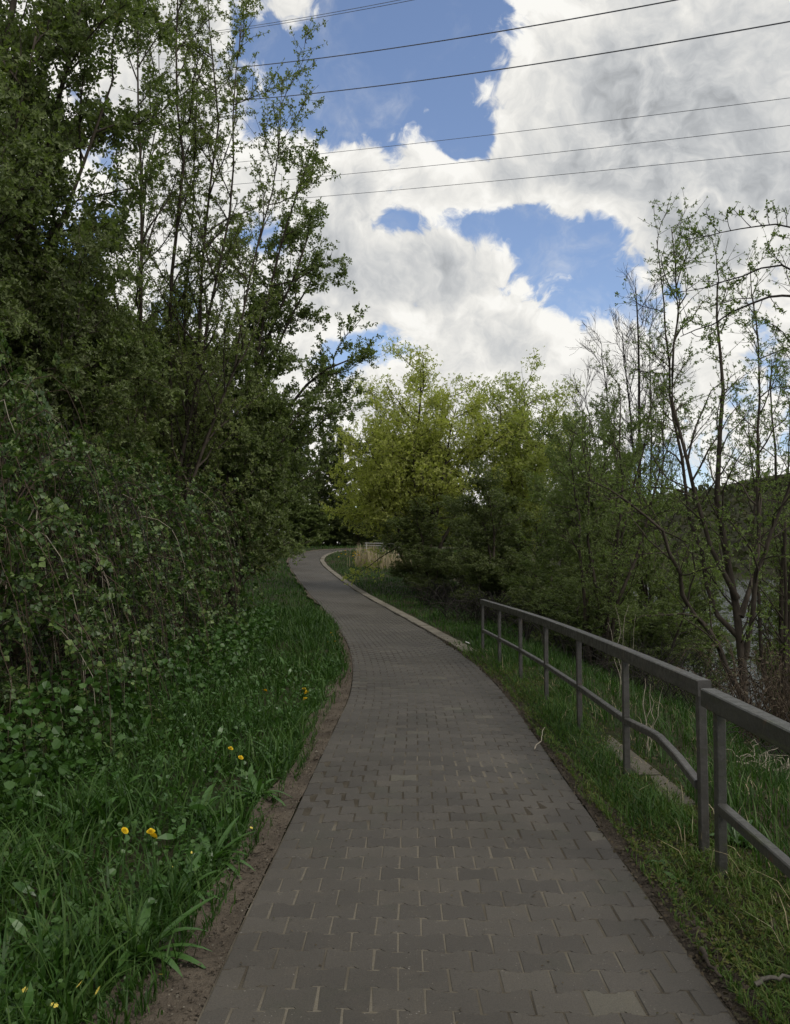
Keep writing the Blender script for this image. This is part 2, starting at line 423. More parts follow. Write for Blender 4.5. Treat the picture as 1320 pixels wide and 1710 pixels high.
# ------------------------------------------------------------------ terrain and path geometry
PROF = np.array([(-40, 0), (0, 0), (15, .05), (21, .08), (27, .2), (33, .42), (38, .66), (43, .95), (49, 1.38), (54, 1.8), (60, 2.35), (66, 2.85), (75, 3.3), (100, 3.8), (400, 5)])
CTR = np.array([(.18, -8), (.20, -4), (.235, 0), (.255, 3), (.27, 4.2), (.32, 6.5), (.36, 8.3), (.385, 11.4), (.19, 15.5), (-.38, 21), (-1.12, 26.5), (-2.18, 33), (-3.95, 43.5), (-5.42, 52), (-6.0, 57), (-5.85, 61.5), (-4.95, 65.3), (-2.8, 68.2), (1.5, 70.5), (7, 72)])
def catmull(P, m=24):
    Q = np.vstack([2 * P[0] - P[1], P, 2 * P[-1] - P[-2]]); out = []
    for i in range(1, len(Q) - 2):
        t = np.linspace(0, 1, m, endpoint=False)[:, None]
        a, b, c, d = Q[i - 1], Q[i], Q[i + 1], Q[i + 2]
        out.append(.5 * (2 * b + (c - a) * t + (2 * a - 5 * b + 4 * c - d) * t ** 2 + (3 * b - a - 3 * c + d) * t ** 3))
    return np.vstack(out + [P[-1:]])
CL = catmull(CTR)
CS = np.concatenate([[0], np.cumsum(np.linalg.norm(np.diff(CL, axis=0), axis=1))])
S0 = float(np.interp(0, CL[:, 1], CS))              # arc length at the camera
PY = np.linspace(-60, 420, 1500); PZ = np.interp(PY, PROF[:, 0], PROF[:, 1])
for _ in range(40): PZ[1:-1] = .25 * PZ[:-2] + .5 * PZ[1:-1] + .25 * PZ[2:]
def prof(y): return np.interp(y, PY, PZ)
_yi = np.argsort(CL[:, 1])
def xc(y): return np.interp(y, CL[CL[:, 1] < 66.0][:, 1], CL[CL[:, 1] < 66.0][:, 0])
_q = np.arange(0, CS[-1], .3)
_CP = np.stack([np.interp(_q, CS, CL[:, 0]), np.interp(_q, CS, CL[:, 1])], 1)
def pdist(x, y):
    """distance to the path's centre line, negative on its left"""
    x, y = np.asarray(x, float), np.asarray(y, float); sh = x.shape; X, Y = x.ravel(), y.ravel(); out = np.full(len(X), 99.)
    m = np.where((Y > -9) & (Y < 76) & (np.abs(X) < 12))[0]
    T = np.gradient(_CP, axis=0); T = nrm(T)
    for k in range(0, len(m), 8000):
        j = m[k:k + 8000]; dx = X[j, None] - _CP[None, :, 0]; dy = Y[j, None] - _CP[None, :, 1]; i = np.argmin(dx * dx + dy * dy, 1); r_ = np.arange(len(j))
        out[j] = dx[r_, i] * T[i, 1] - dy[r_, i] * T[i, 0]
    return out.reshape(sh)
def zg(x, y):
    x, y = np.asarray(x, float), np.asarray(y, float)
    s = x - xc(y); pd = pdist(x, y)
    st = np.interp(y, [0, 16, 34, 50, 70], [1.95, 2.0, 4.0, 7, 14])
    e = np.maximum(s - st, 0)
    drop = .40 * (np.sqrt(e * e + .3) - math.sqrt(.3))
    drop = np.minimum(drop, 16)
    left = np.maximum(-s - 3.6, 0); rise = .14 * (np.sqrt(left * left + .5) - math.sqrt(.5)); rise = np.minimum(rise, 3)
    edge = -.035 * np.exp(-((np.abs(s) - 1.02) / .12) ** 2)
    under = -.07 * np.clip((np.where(pd < 0, 1.36, 1.24) - np.abs(pd)) / .14, 0, 1)
    bank = .05 * np.clip((-s - 1.25) / .5, 0, 1)
    lump = .03 * np.sin(x * 2.1 + 1.3 * y) * np.sin(y * 1.7 - .6 * x) * np.clip((np.abs(s) - 1.4) / .6, 0, 1)
    return prof(y) - drop + rise + under + bank + lump + edge * 0
def zr(x, y):
    """height of the surface plants root in: the earth strips beside the paving, else the ground"""
    return np.where(np.abs(pdist(x, y)) < 1.45, np.maximum(zg(x, y), prof(y) + .004), zg(x, y))
def zp(x, y): return float(zr(x, y))
def pathpt(s, t):
    """s metres along from the camera, t to the right -> x, y, heading"""
    q = np.asarray(s, float) + S0
    x, y = np.interp(q, CS, CL[:, 0]), np.interp(q, CS, CL[:, 1])
    dx = np.interp(q + .4, CS, CL[:, 0]) - np.interp(q - .4, CS, CL[:, 0]); dy = np.interp(q + .4, CS, CL[:, 1]) - np.interp(q - .4, CS, CL[:, 1])
    l = np.hypot(dx, dy); dx, dy = dx / l, dy / l
    return x + dy * t, y - dx * t, np.arctan2(-dx, dy)

def grid_mesh(name, xs, ys, zf, mat, smooth=True):
    X, Y = np.meshgrid(xs, ys); V = np.stack([X, Y, zf(X, Y)], -1).reshape(-1, 3)
    i = np.arange(len(xs) * len(ys)).reshape(len(ys), len(xs))
    q = np.stack([i[:-1, :-1], i[:-1, 1:], i[1:, 1:], i[1:, :-1]], -1).reshape(-1, 4)
    return mesh_np(name, V, [q], mat, smooth)
def spaced(a, b, fine, coarse):
    return np.unique(np.concatenate([np.arange(a, b + 1e-6, coarse), fine]))
gx = np.unique(np.concatenate([np.array([-900, -600, -400, -250, -160, -100, -70, -50, -38]), np.arange(-30, -9, .8), np.arange(-9, 5, .125), np.arange(5, 30, .6), np.array([32, 36, 42, 50, 70, 110, 200, 400, 900])]))
gy = np.unique(np.concatenate([np.array([-300, -150, -80, -40, -25, -15, -10]), np.arange(-8, 22, .25), np.arange(22, 80, .6), np.array([82, 86, 92, 100, 115, 140, 180, 250, 400, 700, 1200])]))
link('ground', grid_mesh('ground', gx, gy, lambda x, y: zg(x, y), 'ground_turf'), kind='structure')

# river below the bank, hill beyond it
WATER = -4.2
link('river', grid_mesh('river', np.linspace(8, 900, 60), np.linspace(-300, 420, 60), lambda x, y: x * 0 + WATER, 'river_water'), kind='structure')
def hz(x, y):
    v = (y - .25 * x - 330)                # shore line beyond the water
    h = 92 * (1 - np.exp(-np.maximum(v, 0) / 95)) * np.clip(.35 + (x - 100) / 400, 0, 1)
    return WATER - .8 + h + 3 * np.sin(x * .021 + 1) * np.sin(y * .017) * np.clip(v / 60, 0, 1)
link('hillside', grid_mesh('hillside', np.linspace(-150, 1100, 70), np.linspace(300, 1150, 60), hz, 'hill_wood'), kind='structure')
rng = np.random.default_rng(5)
hx = rng.uniform(60, 520, 9000); hy = 330 + .25 * hx + rng.uniform(0, 260, 9000)
hp = np.stack([hx, hy, hz(hx, hy) + rng.uniform(.2, 6.5, 9000)], 1)
V, fs = leaves(rng, hp, np.tile([0., 0, 1], (len(hp), 1)), rng.uniform(1.6, 3.8, len(hp)), 'round')
link('hillside_wood', mesh_np('hillside_wood', V, fs, 'leaf_far'), label='dark wooded slope beyond the river at the right', category='woodland', kind='stuff')

# ------------------------------------------------------------------ paved path
HALF, PW, PD, AMP, NP_ = .95, .20, .160, .0115, 9.5
def strip(name, s0, s1, t0, t1, z, mat, step=.25, tn=2, **props):
    ss = np.arange(s0, s1, step); tt = np.linspace(t0, t1, tn)
    SS, TT = np.meshgrid(ss, tt, indexing='ij'); x, y, _ = pathpt(SS, TT)
    zz = prof(y) + (z(SS, TT) if callable(z) else z)
    i = np.arange(len(ss) * tn).reshape(len(ss), tn)
    q = np.stack([i[:-1, :-1], i[:-1, 1:], i[1:, 1:], i[1:, :-1]], -1).reshape(-1, 4)
    return link(name, mesh_np(name, np.stack([x, y, zz], -1).reshape(-1, 3), [q], mat, True), **props)
def sag(s_, t_): return .006 * np.sin(1.3 * s_ + 2.2 * t_) + .004 * np.sin(3.1 * t_ - s_ * .7) - .010 * (t_ / HALF) ** 2
path = strip('path', -6, 78, -.95, .95, lambda s_, t_: sag(s_, t_) - .0030, 'joint_sand', .08, 25, kind='structure')
def paver_outline(u0, u1, w0, gap=.0022):
    """double-T stone: u across the path; w0 = wave sign at the stone's own ends; (u0,u1) fraction kept"""
    us = np.array([0, .24, .36, .64, .76, 1.0]); ws = np.array([1, 1, -1, -1, 1, 1.]) * w0
    k = [u for u in us if u0 < u < u1]; uu = np.array([u0] + k + [u1]); ww = np.interp(uu, us, ws)
    top = np.stack([(uu - .5) * PW, PD / 2 + AMP * ww], 1); bot = np.stack([(uu - .5) * PW, -PD / 2 - AMP * ww], 1)
    return np.vstack([bot, top[::-1]]), gap
def paver_verts(u0=0, u1=1, cut=None):
    o, g = paver_outline(u0, u1, 1)
    c = o.mean(0)
    def inset(d): return c + (o - c) * (1 - d / np.maximum(np.abs(o - c), .03))
    a, b = inset(.0064), inset(.0034)
    n = len(o)
    V = np.vstack([np.c_[a, np.zeros(n)], np.c_[b, np.full(n, -.0036)], np.c_[b, np.full(n, -.03)]])
    fs = [np.arange(n)[None]]
    i = np.arange(n); j = (i + 1) % n
    fs.append(np.stack([i + n, j + n, j, i], 1)); fs.append(np.stack([i + 2 * n, j + 2 * n, j + n, i + n], 1))
    return V, fs
def simple(p):
    V, fs = p; n = len(V) // 3; i = np.arange(n); j = (i + 1) % n
    return np.vstack([V[:n] * [1.02, 1.02, 1], V[2 * n:]]), [np.arange(n)[None], np.stack([i + n, j + n, j, i], 1)]
FULL, HL, HR = paver_verts(), paver_verts(.5, 1), paver_verts(0, .5)
FULLS, HLS, HRS = simple(FULL), simple(HL), simple(HR)
def worn(p, seed):
    """a stone with a slightly irregular outline and a rubbed corner"""
    V, fs = p[0].copy(), p[1]; n = len(V) // 3; r_ = np.random.default_rng(seed); j = r_.normal(0, .0007, (n, 2)); k = [0, n // 2 - 1, n // 2, n - 1][seed % 4]
    j[k] -= np.sign(V[k, :2]) * r_.uniform(.0008, .0042)
    for q in range(3): V[q * n:(q + 1) * n, :2] += j
    return V, fs
me_worn = [mesh_np('paver', *worn(FULL, 100 + i), 'paver') for i in range(12)]
me_full = mesh_np('paver', *FULL, 'paver'); me_hl = mesh_np('paver_half', *HL, 'paver'); me_hr = mesh_np('paver_half', *HR, 'paver')
prng = np.random.default_rng(11)
rest = {k: [] for k in range(6)}
one = 0
s = -3.0; row = 0
rows = []
while s < 76:
    rows.append((row, s)); row += 1; s += PD
for row, s in rows:
    odd = row % 2
    cells = []
    for k in range(10):
        if odd: t = -HALF + PW * (k + .5); kind = 0 if k < 9 else 2
        else: t = -HALF + PW * k; kind = 0 if k > 0 else 1
        cells.append((t, kind))
    for t, kind in cells:
        ss = s + prng.normal(0, .0012)
        wid = np.interp(s, [10, 16], [1., 1.05])
        t2 = t * wid + .012 * math.sin(s * .9 + t * 2) * .4
        x, y, h = pathpt(ss, t2)
        near = s > 2.2 and one < 300
        z = float(prof(y)) + float(sag(s, t)) + prng.normal(0, .0004)
        rx, ry = prng.normal(0, .0028, 2); rz = float(h) + prng.normal(0, .004)
        sl = float((prof(y + .3) - prof(y - .3)) / .6)
        if near:
            o = bpy.data.objects.new('paver', (me_worn[prng.integers(12)], me_hl, me_hr)[kind]); C.objects.link(o); o.parent = path
            o.location = (x, y, z); o.rotation_euler = (rx + sl, ry, rz); one += 1
        else: rest[kind + (3 if s > 11 or s < 2.2 else 0)].append((x, y, z, rx + sl, ry, rz))
parts = []
for kind, tpl in ((0, FULL), (1, HL), (2, HR), (3, FULLS), (4, HLS), (5, HRS)):
    A = np.array(rest[kind]); V, fs = tpl
    cz, sz = np.cos(A[:, 5:6]), np.sin(A[:, 5:6])
    X = V[None, :, 0] * cz - V[None, :, 1] * sz + A[:, 0:1]; Y = V[None, :, 0] * sz + V[None, :, 1] * cz + A[:, 1:2]
    Z = V[None, :, 2] + V[None, :, 1] * A[:, 3:4] - V[None, :, 0] * A[:, 4:5] + A[:, 2:3]
    n = len(V); o = (np.arange(len(A)) * n)
    parts.append((np.stack([X, Y, Z], -1).reshape(-1, 3), [(f[None] + o[:, None, None]).reshape(-1, f.shape[1]) for f in fs]))
V, fs = merge(parts); link('paving', mesh_np('paving', V, fs, 'paver'), path, kind='stuff')

# bare trodden earth along the left edge, and thin earth at the right edge
def wav(a, b, c): return lambda s, t: 0
ss = np.arange(-5, 74, .12)
def edge_strip(name, side, w_of, z0, mat, **props):
    n = 7; rows_ = []
    for i in range(n):
        f = i / (n - 1); tt = side * (HALF * np.interp(ss, [10, 16], [1., 1.05]) + .004 + f * w_of(ss))
        x, y, _ = pathpt(ss, tt)
        zz = prof(y) + z0 + .012 * np.sin(ss * 7.3 + i) * np.sin(ss * 2.9 + 2 * i) + (.035 if side < 0 else .02) * f * f - .012 * math.sin(f * math.pi)
        rows_.append(np.stack([x, y, zz], -1))
    V = np.stack(rows_, 1); i = np.arange(len(ss) * n).reshape(len(ss), n)
    q = np.stack([i[:-1, :-1], i[:-1, 1:], i[1:, 1:], i[1:, :-1]], -1).reshape(-1, 4)
    if side < 0: q = q[:, ::-1]
    return link(name, mesh_np(name, V.reshape(-1, 3), [q], mat, True), **props)
def wl(s): return .24 + .06 * np.sin(s * .8) + .05 * np.sin(s * 2.3 + 1) + np.interp(s, [3, 8, 16, 22, 30], [.05, .0, -.02, -.08, -.12])
def wr(s): return .13 + .06 * np.sin(s * 1.1 + 2) + .04 * np.sin(s * 2.9) + np.interp(s, [3, 6, 16], [.04, 0, -.06])
edge_strip('dirt_edge', -1, wl, -.012, 'soil', kind='structure')
edge_strip('earth_margin', 1, wr, -.012, 'soil_dark', kind='structure')
def crumbs(name, n, side, wf, smin, smax, size, mat, seed):
    r = np.random.default_rng(seed)
    s = np.exp(r.uniform(math.log(smin), math.log(smax), n)); f = r.random(n) ** 1.0
    tt = side * (HALF + .0 + f * wf(s)); x, y, _ = pathpt(s, tt)
    z = prof(y) - .006 + .02 * f * f
    T = np.array([[1, 0, 0], [-.5, .8, 0], [-.5, -.8, 0], [0, 0, .7], [0, 0, -.5]]); fc = np.array([[0, 1, 3], [1, 2, 3], [2, 0, 3], [1, 0, 4], [2, 1, 4], [0, 2, 4]])
    sz = size * r.lognormal(0, .5, n); th = r.uniform(0, 6.28, n); c, sn = np.cos(th), np.sin(th)
    A = T[None] * (sz[:, None] * 1)[..., None] * r.uniform(.6, 1.3, (n, 1, 3))
    X = A[..., 0] * c[:, None] - A[..., 1] * sn[:, None] + x[:, None]; Y = A[..., 0] * sn[:, None] + A[..., 1] * c[:, None] + y[:, None]
    V = np.stack([X, Y, A[..., 2] + z[:, None]], -1).reshape(-1, 3)
    fs = (fc[None] + (np.arange(n) * 5)[:, None, None]).reshape(-1, 3)
    return link(name, mesh_np(name, V, [fs], mat), label={'earth_crumbs': 'dark crumbs of soil on the bare edge left of the path', 'earth_crumbs_right': 'dark crumbs of soil along the right edge of the paving', 'grit': 'fine pale grit scattered over the trodden edge'}.get(name, name), category='soil', kind='stuff')
crumbs('earth_crumbs', 5200, -1, wl, 2.3, 24, .0055, 'soil', 1)
crumbs('earth_crumbs_right', 4200, 1, wr, 2.3, 20, .006, 'soil_dark', 2)
crumbs('grit', 420, -1, wl, 2.3, 12, .004, 'concrete', 3)

# concrete kerb slabs along the right edge of the far path
kerb = thing('kerb', 'flat pale concrete kerb slabs along the right edge of the far path', 'kerb'); kerb['kind'] = 'structure'; del kerb['category']
def chamfer_box(lx, ly, lz, b=.006, jit=0, seed=0):
    bm = bmesh.new(); bmesh.ops.create_cube(bm, size=1); bmesh.ops.scale(bm, vec=(lx, ly, lz), verts=bm.verts)
    bmesh.ops.bevel(bm, geom=bm.edges[:], offset=b, segments=1, affect='EDGES')
    if jit:
        r = random.Random(seed)
        for v in bm.verts: v.co += Vector((r.uniform(-jit, jit), r.uniform(-jit, jit), r.uniform(-jit, jit)))
    return bm
def bm_mesh(bm, name, mat, smooth=False):
    me = bpy.data.meshes.new(name); TRIS[0] += sum(len(f.verts) - 2 for f in bm.faces); bm.to_mesh(me); bm.free(); me.materials.append(MATS[mat]); return me
me_slabs = [bm_mesh(chamfer_box(.27, .985, .12, .012, .005, i), 'kerb_slab', 'concrete') for i in range(3)]
s = 15.9; i = 0
while s < 70:
    t = HALF * 1.05 + .16 + .01 * math.sin(i * 1.7)
    x, y, h = pathpt(s, t); o = link('kerb_slab', me_slabs[i % 3], kerb)
    sl = float((prof(y + .5) - prof(y - .5)))
    o.location = (x, y, float(prof(y)) - .035 + prng.normal(0, .004)); o.rotation_euler = (sl + prng.normal(0, .006), prng.normal(0, .012), float(h) + prng.normal(0, .008))
    s += 1.0; i += 1

# ------------------------------------------------------------------ railings
def sweep_box(pts, wd, ht, drop_z=True):
    """rectangular bar along pts (top centre line)"""
    P = np.array([tuple(p) for p in pts], float); n = len(P)
    T = np.gradient(P, axis=0); Th = T.copy(); Th[:, 2] = 0; Th = nrm(Th); side = np.stack([Th[:, 1], -Th[:, 0], Th[:, 2] * 0], 1)
    b = .006
    prof_ = [(-wd / 2 + b, 0), (wd / 2 - b, 0), (wd / 2, -b), (wd / 2, -ht + b), (wd / 2 - b, -ht), (-wd / 2 + b, -ht), (-wd / 2, -ht + b), (-wd / 2, -b)]
    V = np.stack([P + side * a + np.array([0, 0, z]) for a, z in prof_], 1); k = len(prof_)
    i = np.arange(n * k).reshape(n, k)
    q = np.stack([i[:-1], np.roll(i[:-1], -1, 1), np.roll(i[1:], -1, 1), i[1:]], -1).reshape(-1, 4)[:, ::-1]
    return V.reshape(-1, 3), [q, i[0][None], i[-1][None, ::-1]]
POST = [(1.72, 4.85), (1.765, 6.6), (1.785, 8.35), (1.775, 10.1), (1.73, 11.85), (1.655, 13.6), (1.57, 15.35)]
RH = .95
rail = thing('railing', 'grey metal railing with seven posts and a bent lower bar, right of the path', 'railing', (POST[0][0], POST[0][1], 0), 'railings beside the path')
off0 = np.array([POST[0][0], POST[0][1], 0])
def gpost(x, y): return float(prof(y))
def add_post(root, off_, x, y, ztop, ang, mat, wx=.046, wy=.055, lean=(0, 0)):
    me = bm_mesh(chamfer_box(wx, wy, ztop + .45 - gpost(x, y), .004), 'post', mat)
    o = link('post', me, root); o.location = Vector((x, y, (ztop + gpost(x, y) - .45) / 2)) - Vector(off_); o.rotation_euler = (lean[0], lean[1], ang); return o
top = [(x, y, gpost(x, y) + RH) for x, y in POST]
ang = [math.atan2(-(POST[min(i + 1, 6)][0] - POST[max(i - 1, 0)][0]), POST[min(i + 1, 6)][1] - POST[max(i - 1, 0)][1]) for i in range(7)]
for i, (x, y) in enumerate(POST):
    add_post(rail, off0, x, y, top[i][2] - .089, ang[i], 'rail_paint')
e0 = np.array(top[0]) + (np.array(top[0]) - np.array(top[1])) * .04; e1 = np.array(top[-1]) + (np.array(top[-1]) - np.array(top[-2])) * .012
V, fs = sweep_box([e0] + list(poly(top, 25)[1:-1]) + [e1], .075, .092); top_bar = link('top_rail', mesh_np('top_rail', V - off0, fs, 'rail_paint'), rail)
for i in range(6):
    a = np.array([POST[i][0], POST[i][1], gpost(*POST[i]) + .425]); b = np.array([POST[i + 1][0], POST[i + 1][1], gpost(*POST[i + 1]) + .425])
    d = (b - a) / np.linalg.norm(b - a); a2, b2 = a + d * .031, b - d * .031
    pts = [a2, a2 + (b2 - a2) * .5, b2]
    if i == 0:
        pts = [a2 + np.array([-.012, 0, -.045]), a2 + (b2 - a2) * .25 + np.array([.005, 0, .005]), a2 + (b2 - a2) * .50 + np.array([.012, 0, .040]), a2 + (b2 - a2) * .60 + np.array([.012, 0, .038]), b2]
    V, fs = sweep_box(pts, .048, .05); o = link('lower_rail', mesh_np('lower_rail', V - off0, fs, 'rail_paint'), rail)
    if i == 0: o['label'] = 'kinked lower bar dented upward in its middle'
# faint scratched strokes on the side of the top bar
def stroke(root, off_, base, pts, mat, nm):
    P = np.array([base + np.array(p) for p in pts]); V = []; fq = []
    for a, b in zip(P[:-1], P[1:]):
        d = nrm(b - a); n = nrm(np.cross(d, np.array([1., 0, 0]))) * .0025; k = len(V)
        V += [a - n, a + n, b + n, b - n]; fq.append([k, k + 1, k + 2, k + 3])
    link(nm, mesh_np(nm, np.array(V) - off_, [np.array(fq)], mat), root)
bp = np.array([1.7633 - .0385, 6.42, top[1][2] - .02])
stroke(top_bar, off0, bp, [(0.0015, .0, 0), (0, -.01, -.05), (0, -.03, -.008), (0, -.045, -.052), (-.0010, -.07, -.004)], 'scratch', 'scratch_mark')

# the nearer, mossier railing
NEAR = [(1.672, 4.47), (1.69, 2.75), (1.70, 1.0), (1.70, -.75)]
rail2 = thing('railing', 'near mossy dark railing running out of the right edge, below the grey one', 'railing', (NEAR[0][0], NEAR[0][1], 0), 'railings beside the path')
off1 = np.array([NEAR[0][0], NEAR[0][1], 0])
nt = [(x, y, .945 - .035 * (4.5 - y)) for x, y in NEAR]
for i, (x, y) in enumerate(NEAR): add_post(rail2, off1, x, y, nt[i][2] - .091, 0, 'rail_paint_mossy', .046, .06, (.0, .012 if i == 0 else 0))
pts = [np.array(nt[0]) + np.array([0, .13, .004])] + [np.array(p) for p in nt]
V, fs = sweep_box(pts, .082, .096); link('top_rail', mesh_np('top_rail', V - off1, fs, 'rail_paint_mossy'), rail2)
for i in range(3):
    a = np.array(nt[i]) + np.array([0, -.034, -.555 + (0 if i else .0)]); b = np.array(nt[i + 1]) + np.array([0, .034, -.60])
    V, fs = sweep_box([a, (a + b) / 2, b], .052, .055); link('lower_rail', mesh_np('lower_rail', V - off1, fs, 'rail_paint_mossy'), rail2)

# concrete footing strip behind the railing, broken into pieces
foot = thing('concrete_footing', 'broken low concrete footing strip behind the grey railing posts', 'footing', (1.9, 7, 0))
for i, (y0, y1, xo) in enumerate([(5.75, 6.55, 1.93), (6.57, 7.55, 1.92), (7.58, 8.4, 1.91)]):
    o = link('slab', bm_mesh(chamfer_box(.21, y1 - y0, .2, .02, .012, i + 5), 'slab', 'footing_concrete'), foot)
    o.location = Vector((xo, (y0 + y1) / 2, -.075 + .012 * (i % 2))) - foot.location; o.rotation_euler = (0, .02 * (i - 1), .012 * (1 - i))

# ------------------------------------------------------------------ power lines
def cable(label, p0, d0, p1, d1, r, twin, sag, t0=-.55, t1=1.6):
    a, b = np.array(at(*p0, d0)), np.array(at(*p1, d1))
    t = np.linspace(t0, t1, 40)[:, None]
    P = a + (b - a) * t; P[:, 2:3] -= sag * (t - 0) * (1 - t) * 4
    root = thing('power_line', label, 'power line', tuple(P[0]), 'overhead power lines')
    for k in range(2 if twin else 1):
        Q = P + np.array([0, 0, -twin * k])
        V, fs = tubes(Q[None], np.full((1, 40), r), 5); link('conductor', mesh_np('conductor', V - P[0], fs, 'cable', True), root)
    return root, P
l1, P1 = cable('uppermost twin power line crossing the blue gap at the top left', (400, 46), 165, (680, -3), 130, .048, .45, .2)
cable('second power line from the top, leaving through the top edge', (463, 105), 165, (1118, 1), 105, .045, .10, .6)
cable('third power line from the top, ending near the top right corner', (477, 160), 165, (1313, 36), 100, .045, .10, .8)
cable('fourth power line from the top, over the small blue hole', (463, 264), 175, (1320, 163), 120, .046, 0, .3)
cable('fifth power line from the top, second lowest of the six', (500, 298), 175, (1320, 209), 120, .046, 0, .3)
cable('lowest of the six power lines crossing the clouds', (463, 334), 175, (1320, 252), 120, .046, 0, .3)
c = at(404, 47, 164.0)
for dx in (-.28, .28):
    V, fs = tubes(np.array([[[c.x + dx, c.y, c.z - .2], [c.x + dx * 1.3, c.y, c.z - 1.0], [c.x + dx * 1.6, c.y, c.z - 1.75]]]), np.array([[.1, .12, .1]]), 6)
    link('insulator', mesh_np('insulator', V - P1[0], fs, 'insulator', True), l1)

# ------------------------------------------------------------------ left side: trees
def G(x, y, dz=0): return (x, y, zp(x, y) + dz)
def fan(seed, base, tops, wob=.15, bows=None):
    r = np.random.default_rng(seed)
    return [stem(r, np.array(base) + np.r_[r.normal(0, .12, 2), -.2], t, 10, wob, bows[i] if bows else (0, 0, 0)) for i, t in enumerate(tops)]
def L(n, Lg, **k): return dict(n=n, L=Lg, **k)

# tall ragged tree with upright stems (its crown fills the upper left against the sky)
b = G(-3.95, 14.2)
tops = [at(232, -60, 14.2), at(300, -110, 13.8), at(345, -40, 14.4), at(405, 40, 14.0), at(470, 170, 13.6), at(265, 60, 15), at(330, 130, 14.8)]
make_tree('tall_tree', 'tall tree with upright stems and sparse young leaves against the sky, left', 21, b, fan(21, b, tops, .30, [(-.1, 0, 0), (.1, 0, 0), (.25, 0, 0), (.35, 0, 0), (.3, 0, -.2), (-.3, 0, 0), (.2, 0, 0)]), [.050, .055, .046, .042, .038, .036, .036],
    [L(20, 1.9, ang=36, t0=.16, trop=.09, wob=.18, taper=.45, K=6), L(12, .75, ang=42, t0=.15, trop=.08, wob=.2, K=5, thin=.010), ],
    [dict(mat='leaf_spring', per=11, size=.047, shape='rosette', jit=.02, t0=.1), dict(on=1, mat='leaf_spring', per=9, size=.046, shape='rosette', jit=.02, t0=.3)], 'bark', 'trees behind the hedge', limb_parts=1)
# spreading boughs to the right, hanging toward the path
b = G(-3.6, 17.5)
tops = [at(585, 600, 17.0), at(520, 470, 16.6), at(515, 395, 16.8), at(500, 690, 16.2), at(430, 420, 17.2), at(560, 650, 18.5), at(520, 255, 16.2)]
make_tree('hawthorn_tree', 'leafy tree whose long boughs reach right over the path bend', 23, b, fan(23, b, tops, .2, [(-.2, 0, .9), (-.2, 0, .5), (-.3, 0, .3), (0, 0, .8), (0, 0, .2), (-.2, 0, .7), (-.3, 0, .2)]), [.09, .085, .08, .06, .07, .06, .06],
    [L(19, 1.8, ang=45, t0=.18, trop=.05, taper=.5, K=6), L(11, .7, ang=45, t0=.15, trop=.05, wob=.2)],
    [dict(mat='leaf_hedge', per=13, size=.066, shape='rosette', jit=.03), dict(on=1, mat='leaf_spring', per=12, size=.06, shape='rosette', jit=.03)], 'bark', 'trees behind the hedge', limb_parts=1)
# dense dark tree at the upper left corner
b = G(-6.6, 11.5)
tops = [at(-60, -150, 11.5), at(60, -260, 11.2), at(150, -60, 11.0), at(-160, 100, 11), at(190, 130, 11.6), at(60, 60, 10.4), at(-40, -20, 12.5)]
make_tree('dense_tree', 'dense dark tree filling the upper left corner', 25, b, fan(25, b, tops, .15), [.12, .13, .09, .09, .08, .08, .08],
    [L(20, 2.1, ang=44, t0=.2, trop=.06, taper=.35, K=6), L(14, .85, ang=45, t0=.15, trop=.05)],
    [dict(mat='leaf_hedge', per=18, size=.070, shape='rosette', jit=.05), dict(on=1, mat='leaf_bronze', per=16, size=.055, shape='rosette', jit=.05)], 'bark', 'trees behind the hedge')
# bushy trees standing in and behind the hedge: a few are grown, the rest are copies of those
def copy_thing(src, label, loc, rot, scale, group=None, nm=None):
    r = src.copy(); r.name = nm or src.name.split('.')[0]; C.objects.link(r); r.location = loc; r.rotation_euler = (0, 0, rot); r.scale = scale; r['label'] = label
    if group: r['group'] = group
    for ch in src.children:
        c = ch.copy(); C.objects.link(c); c.parent = r
        for g in ch.children:
            d = g.copy(); C.objects.link(d); d.parent = c
    return r
PROTO = {}
def bush_tree(key, label, x, y, sx, sz, rot, name, group, spec):
    """spec: hts, rad, n1, n2, per, size, mat, mat2, L1, seed, t0"""
    if key not in PROTO:
        q = dict(spec); b = (0., 0., 0.); r = np.random.default_rng(q['seed'])
        tops = [(r.normal(0, q['rad']), r.normal(0, q['rad']), h * r.uniform(.85, 1.05)) for h in q['hts']]
        PROTO[key] = make_tree(name, label, q['seed'], b, fan(q['seed'], b, tops, .18), [.04 + .005 * h for h in q['hts']],
            [L(q['n1'], q['L1'], ang=50, t0=q.get('t0', .12), trop=.05, taper=.35, K=6), L(q['n2'], q['L1'] * .42, ang=48, t0=.12, trop=.04)],
            [dict(mat=q['mat'], per=q['per'], size=q['size'], shape='rosette', jit=.05), dict(on=1, mat=q['mat2'], per=q['per'], size=q['size'], shape='rosette', jit=.05)], 'bark', group)
        o = PROTO[key]; o.location = G(x, y); o.rotation_euler = (0, 0, rot); o.scale = (sx, sx, sz); return o
    return copy_thing(PROTO[key], label, G(x, y), rot, (sx, sx, sz), group, name)
HG = 'trees behind the hedge'
BA = dict(hts=(6.2, 5.4, 5.8, 4.8), rad=.9, n1=19, n2=13, per=18, size=.062, mat='leaf_hedge', mat2='leaf_spring', L1=1.65, seed=31)
BB = dict(hts=(6.0, 5.6, 5.0, 5.6), rad=.85, n1=19, n2=13, per=18, size=.062, mat='leaf_dark', mat2='leaf_hedge', L1=1.65, seed=32)
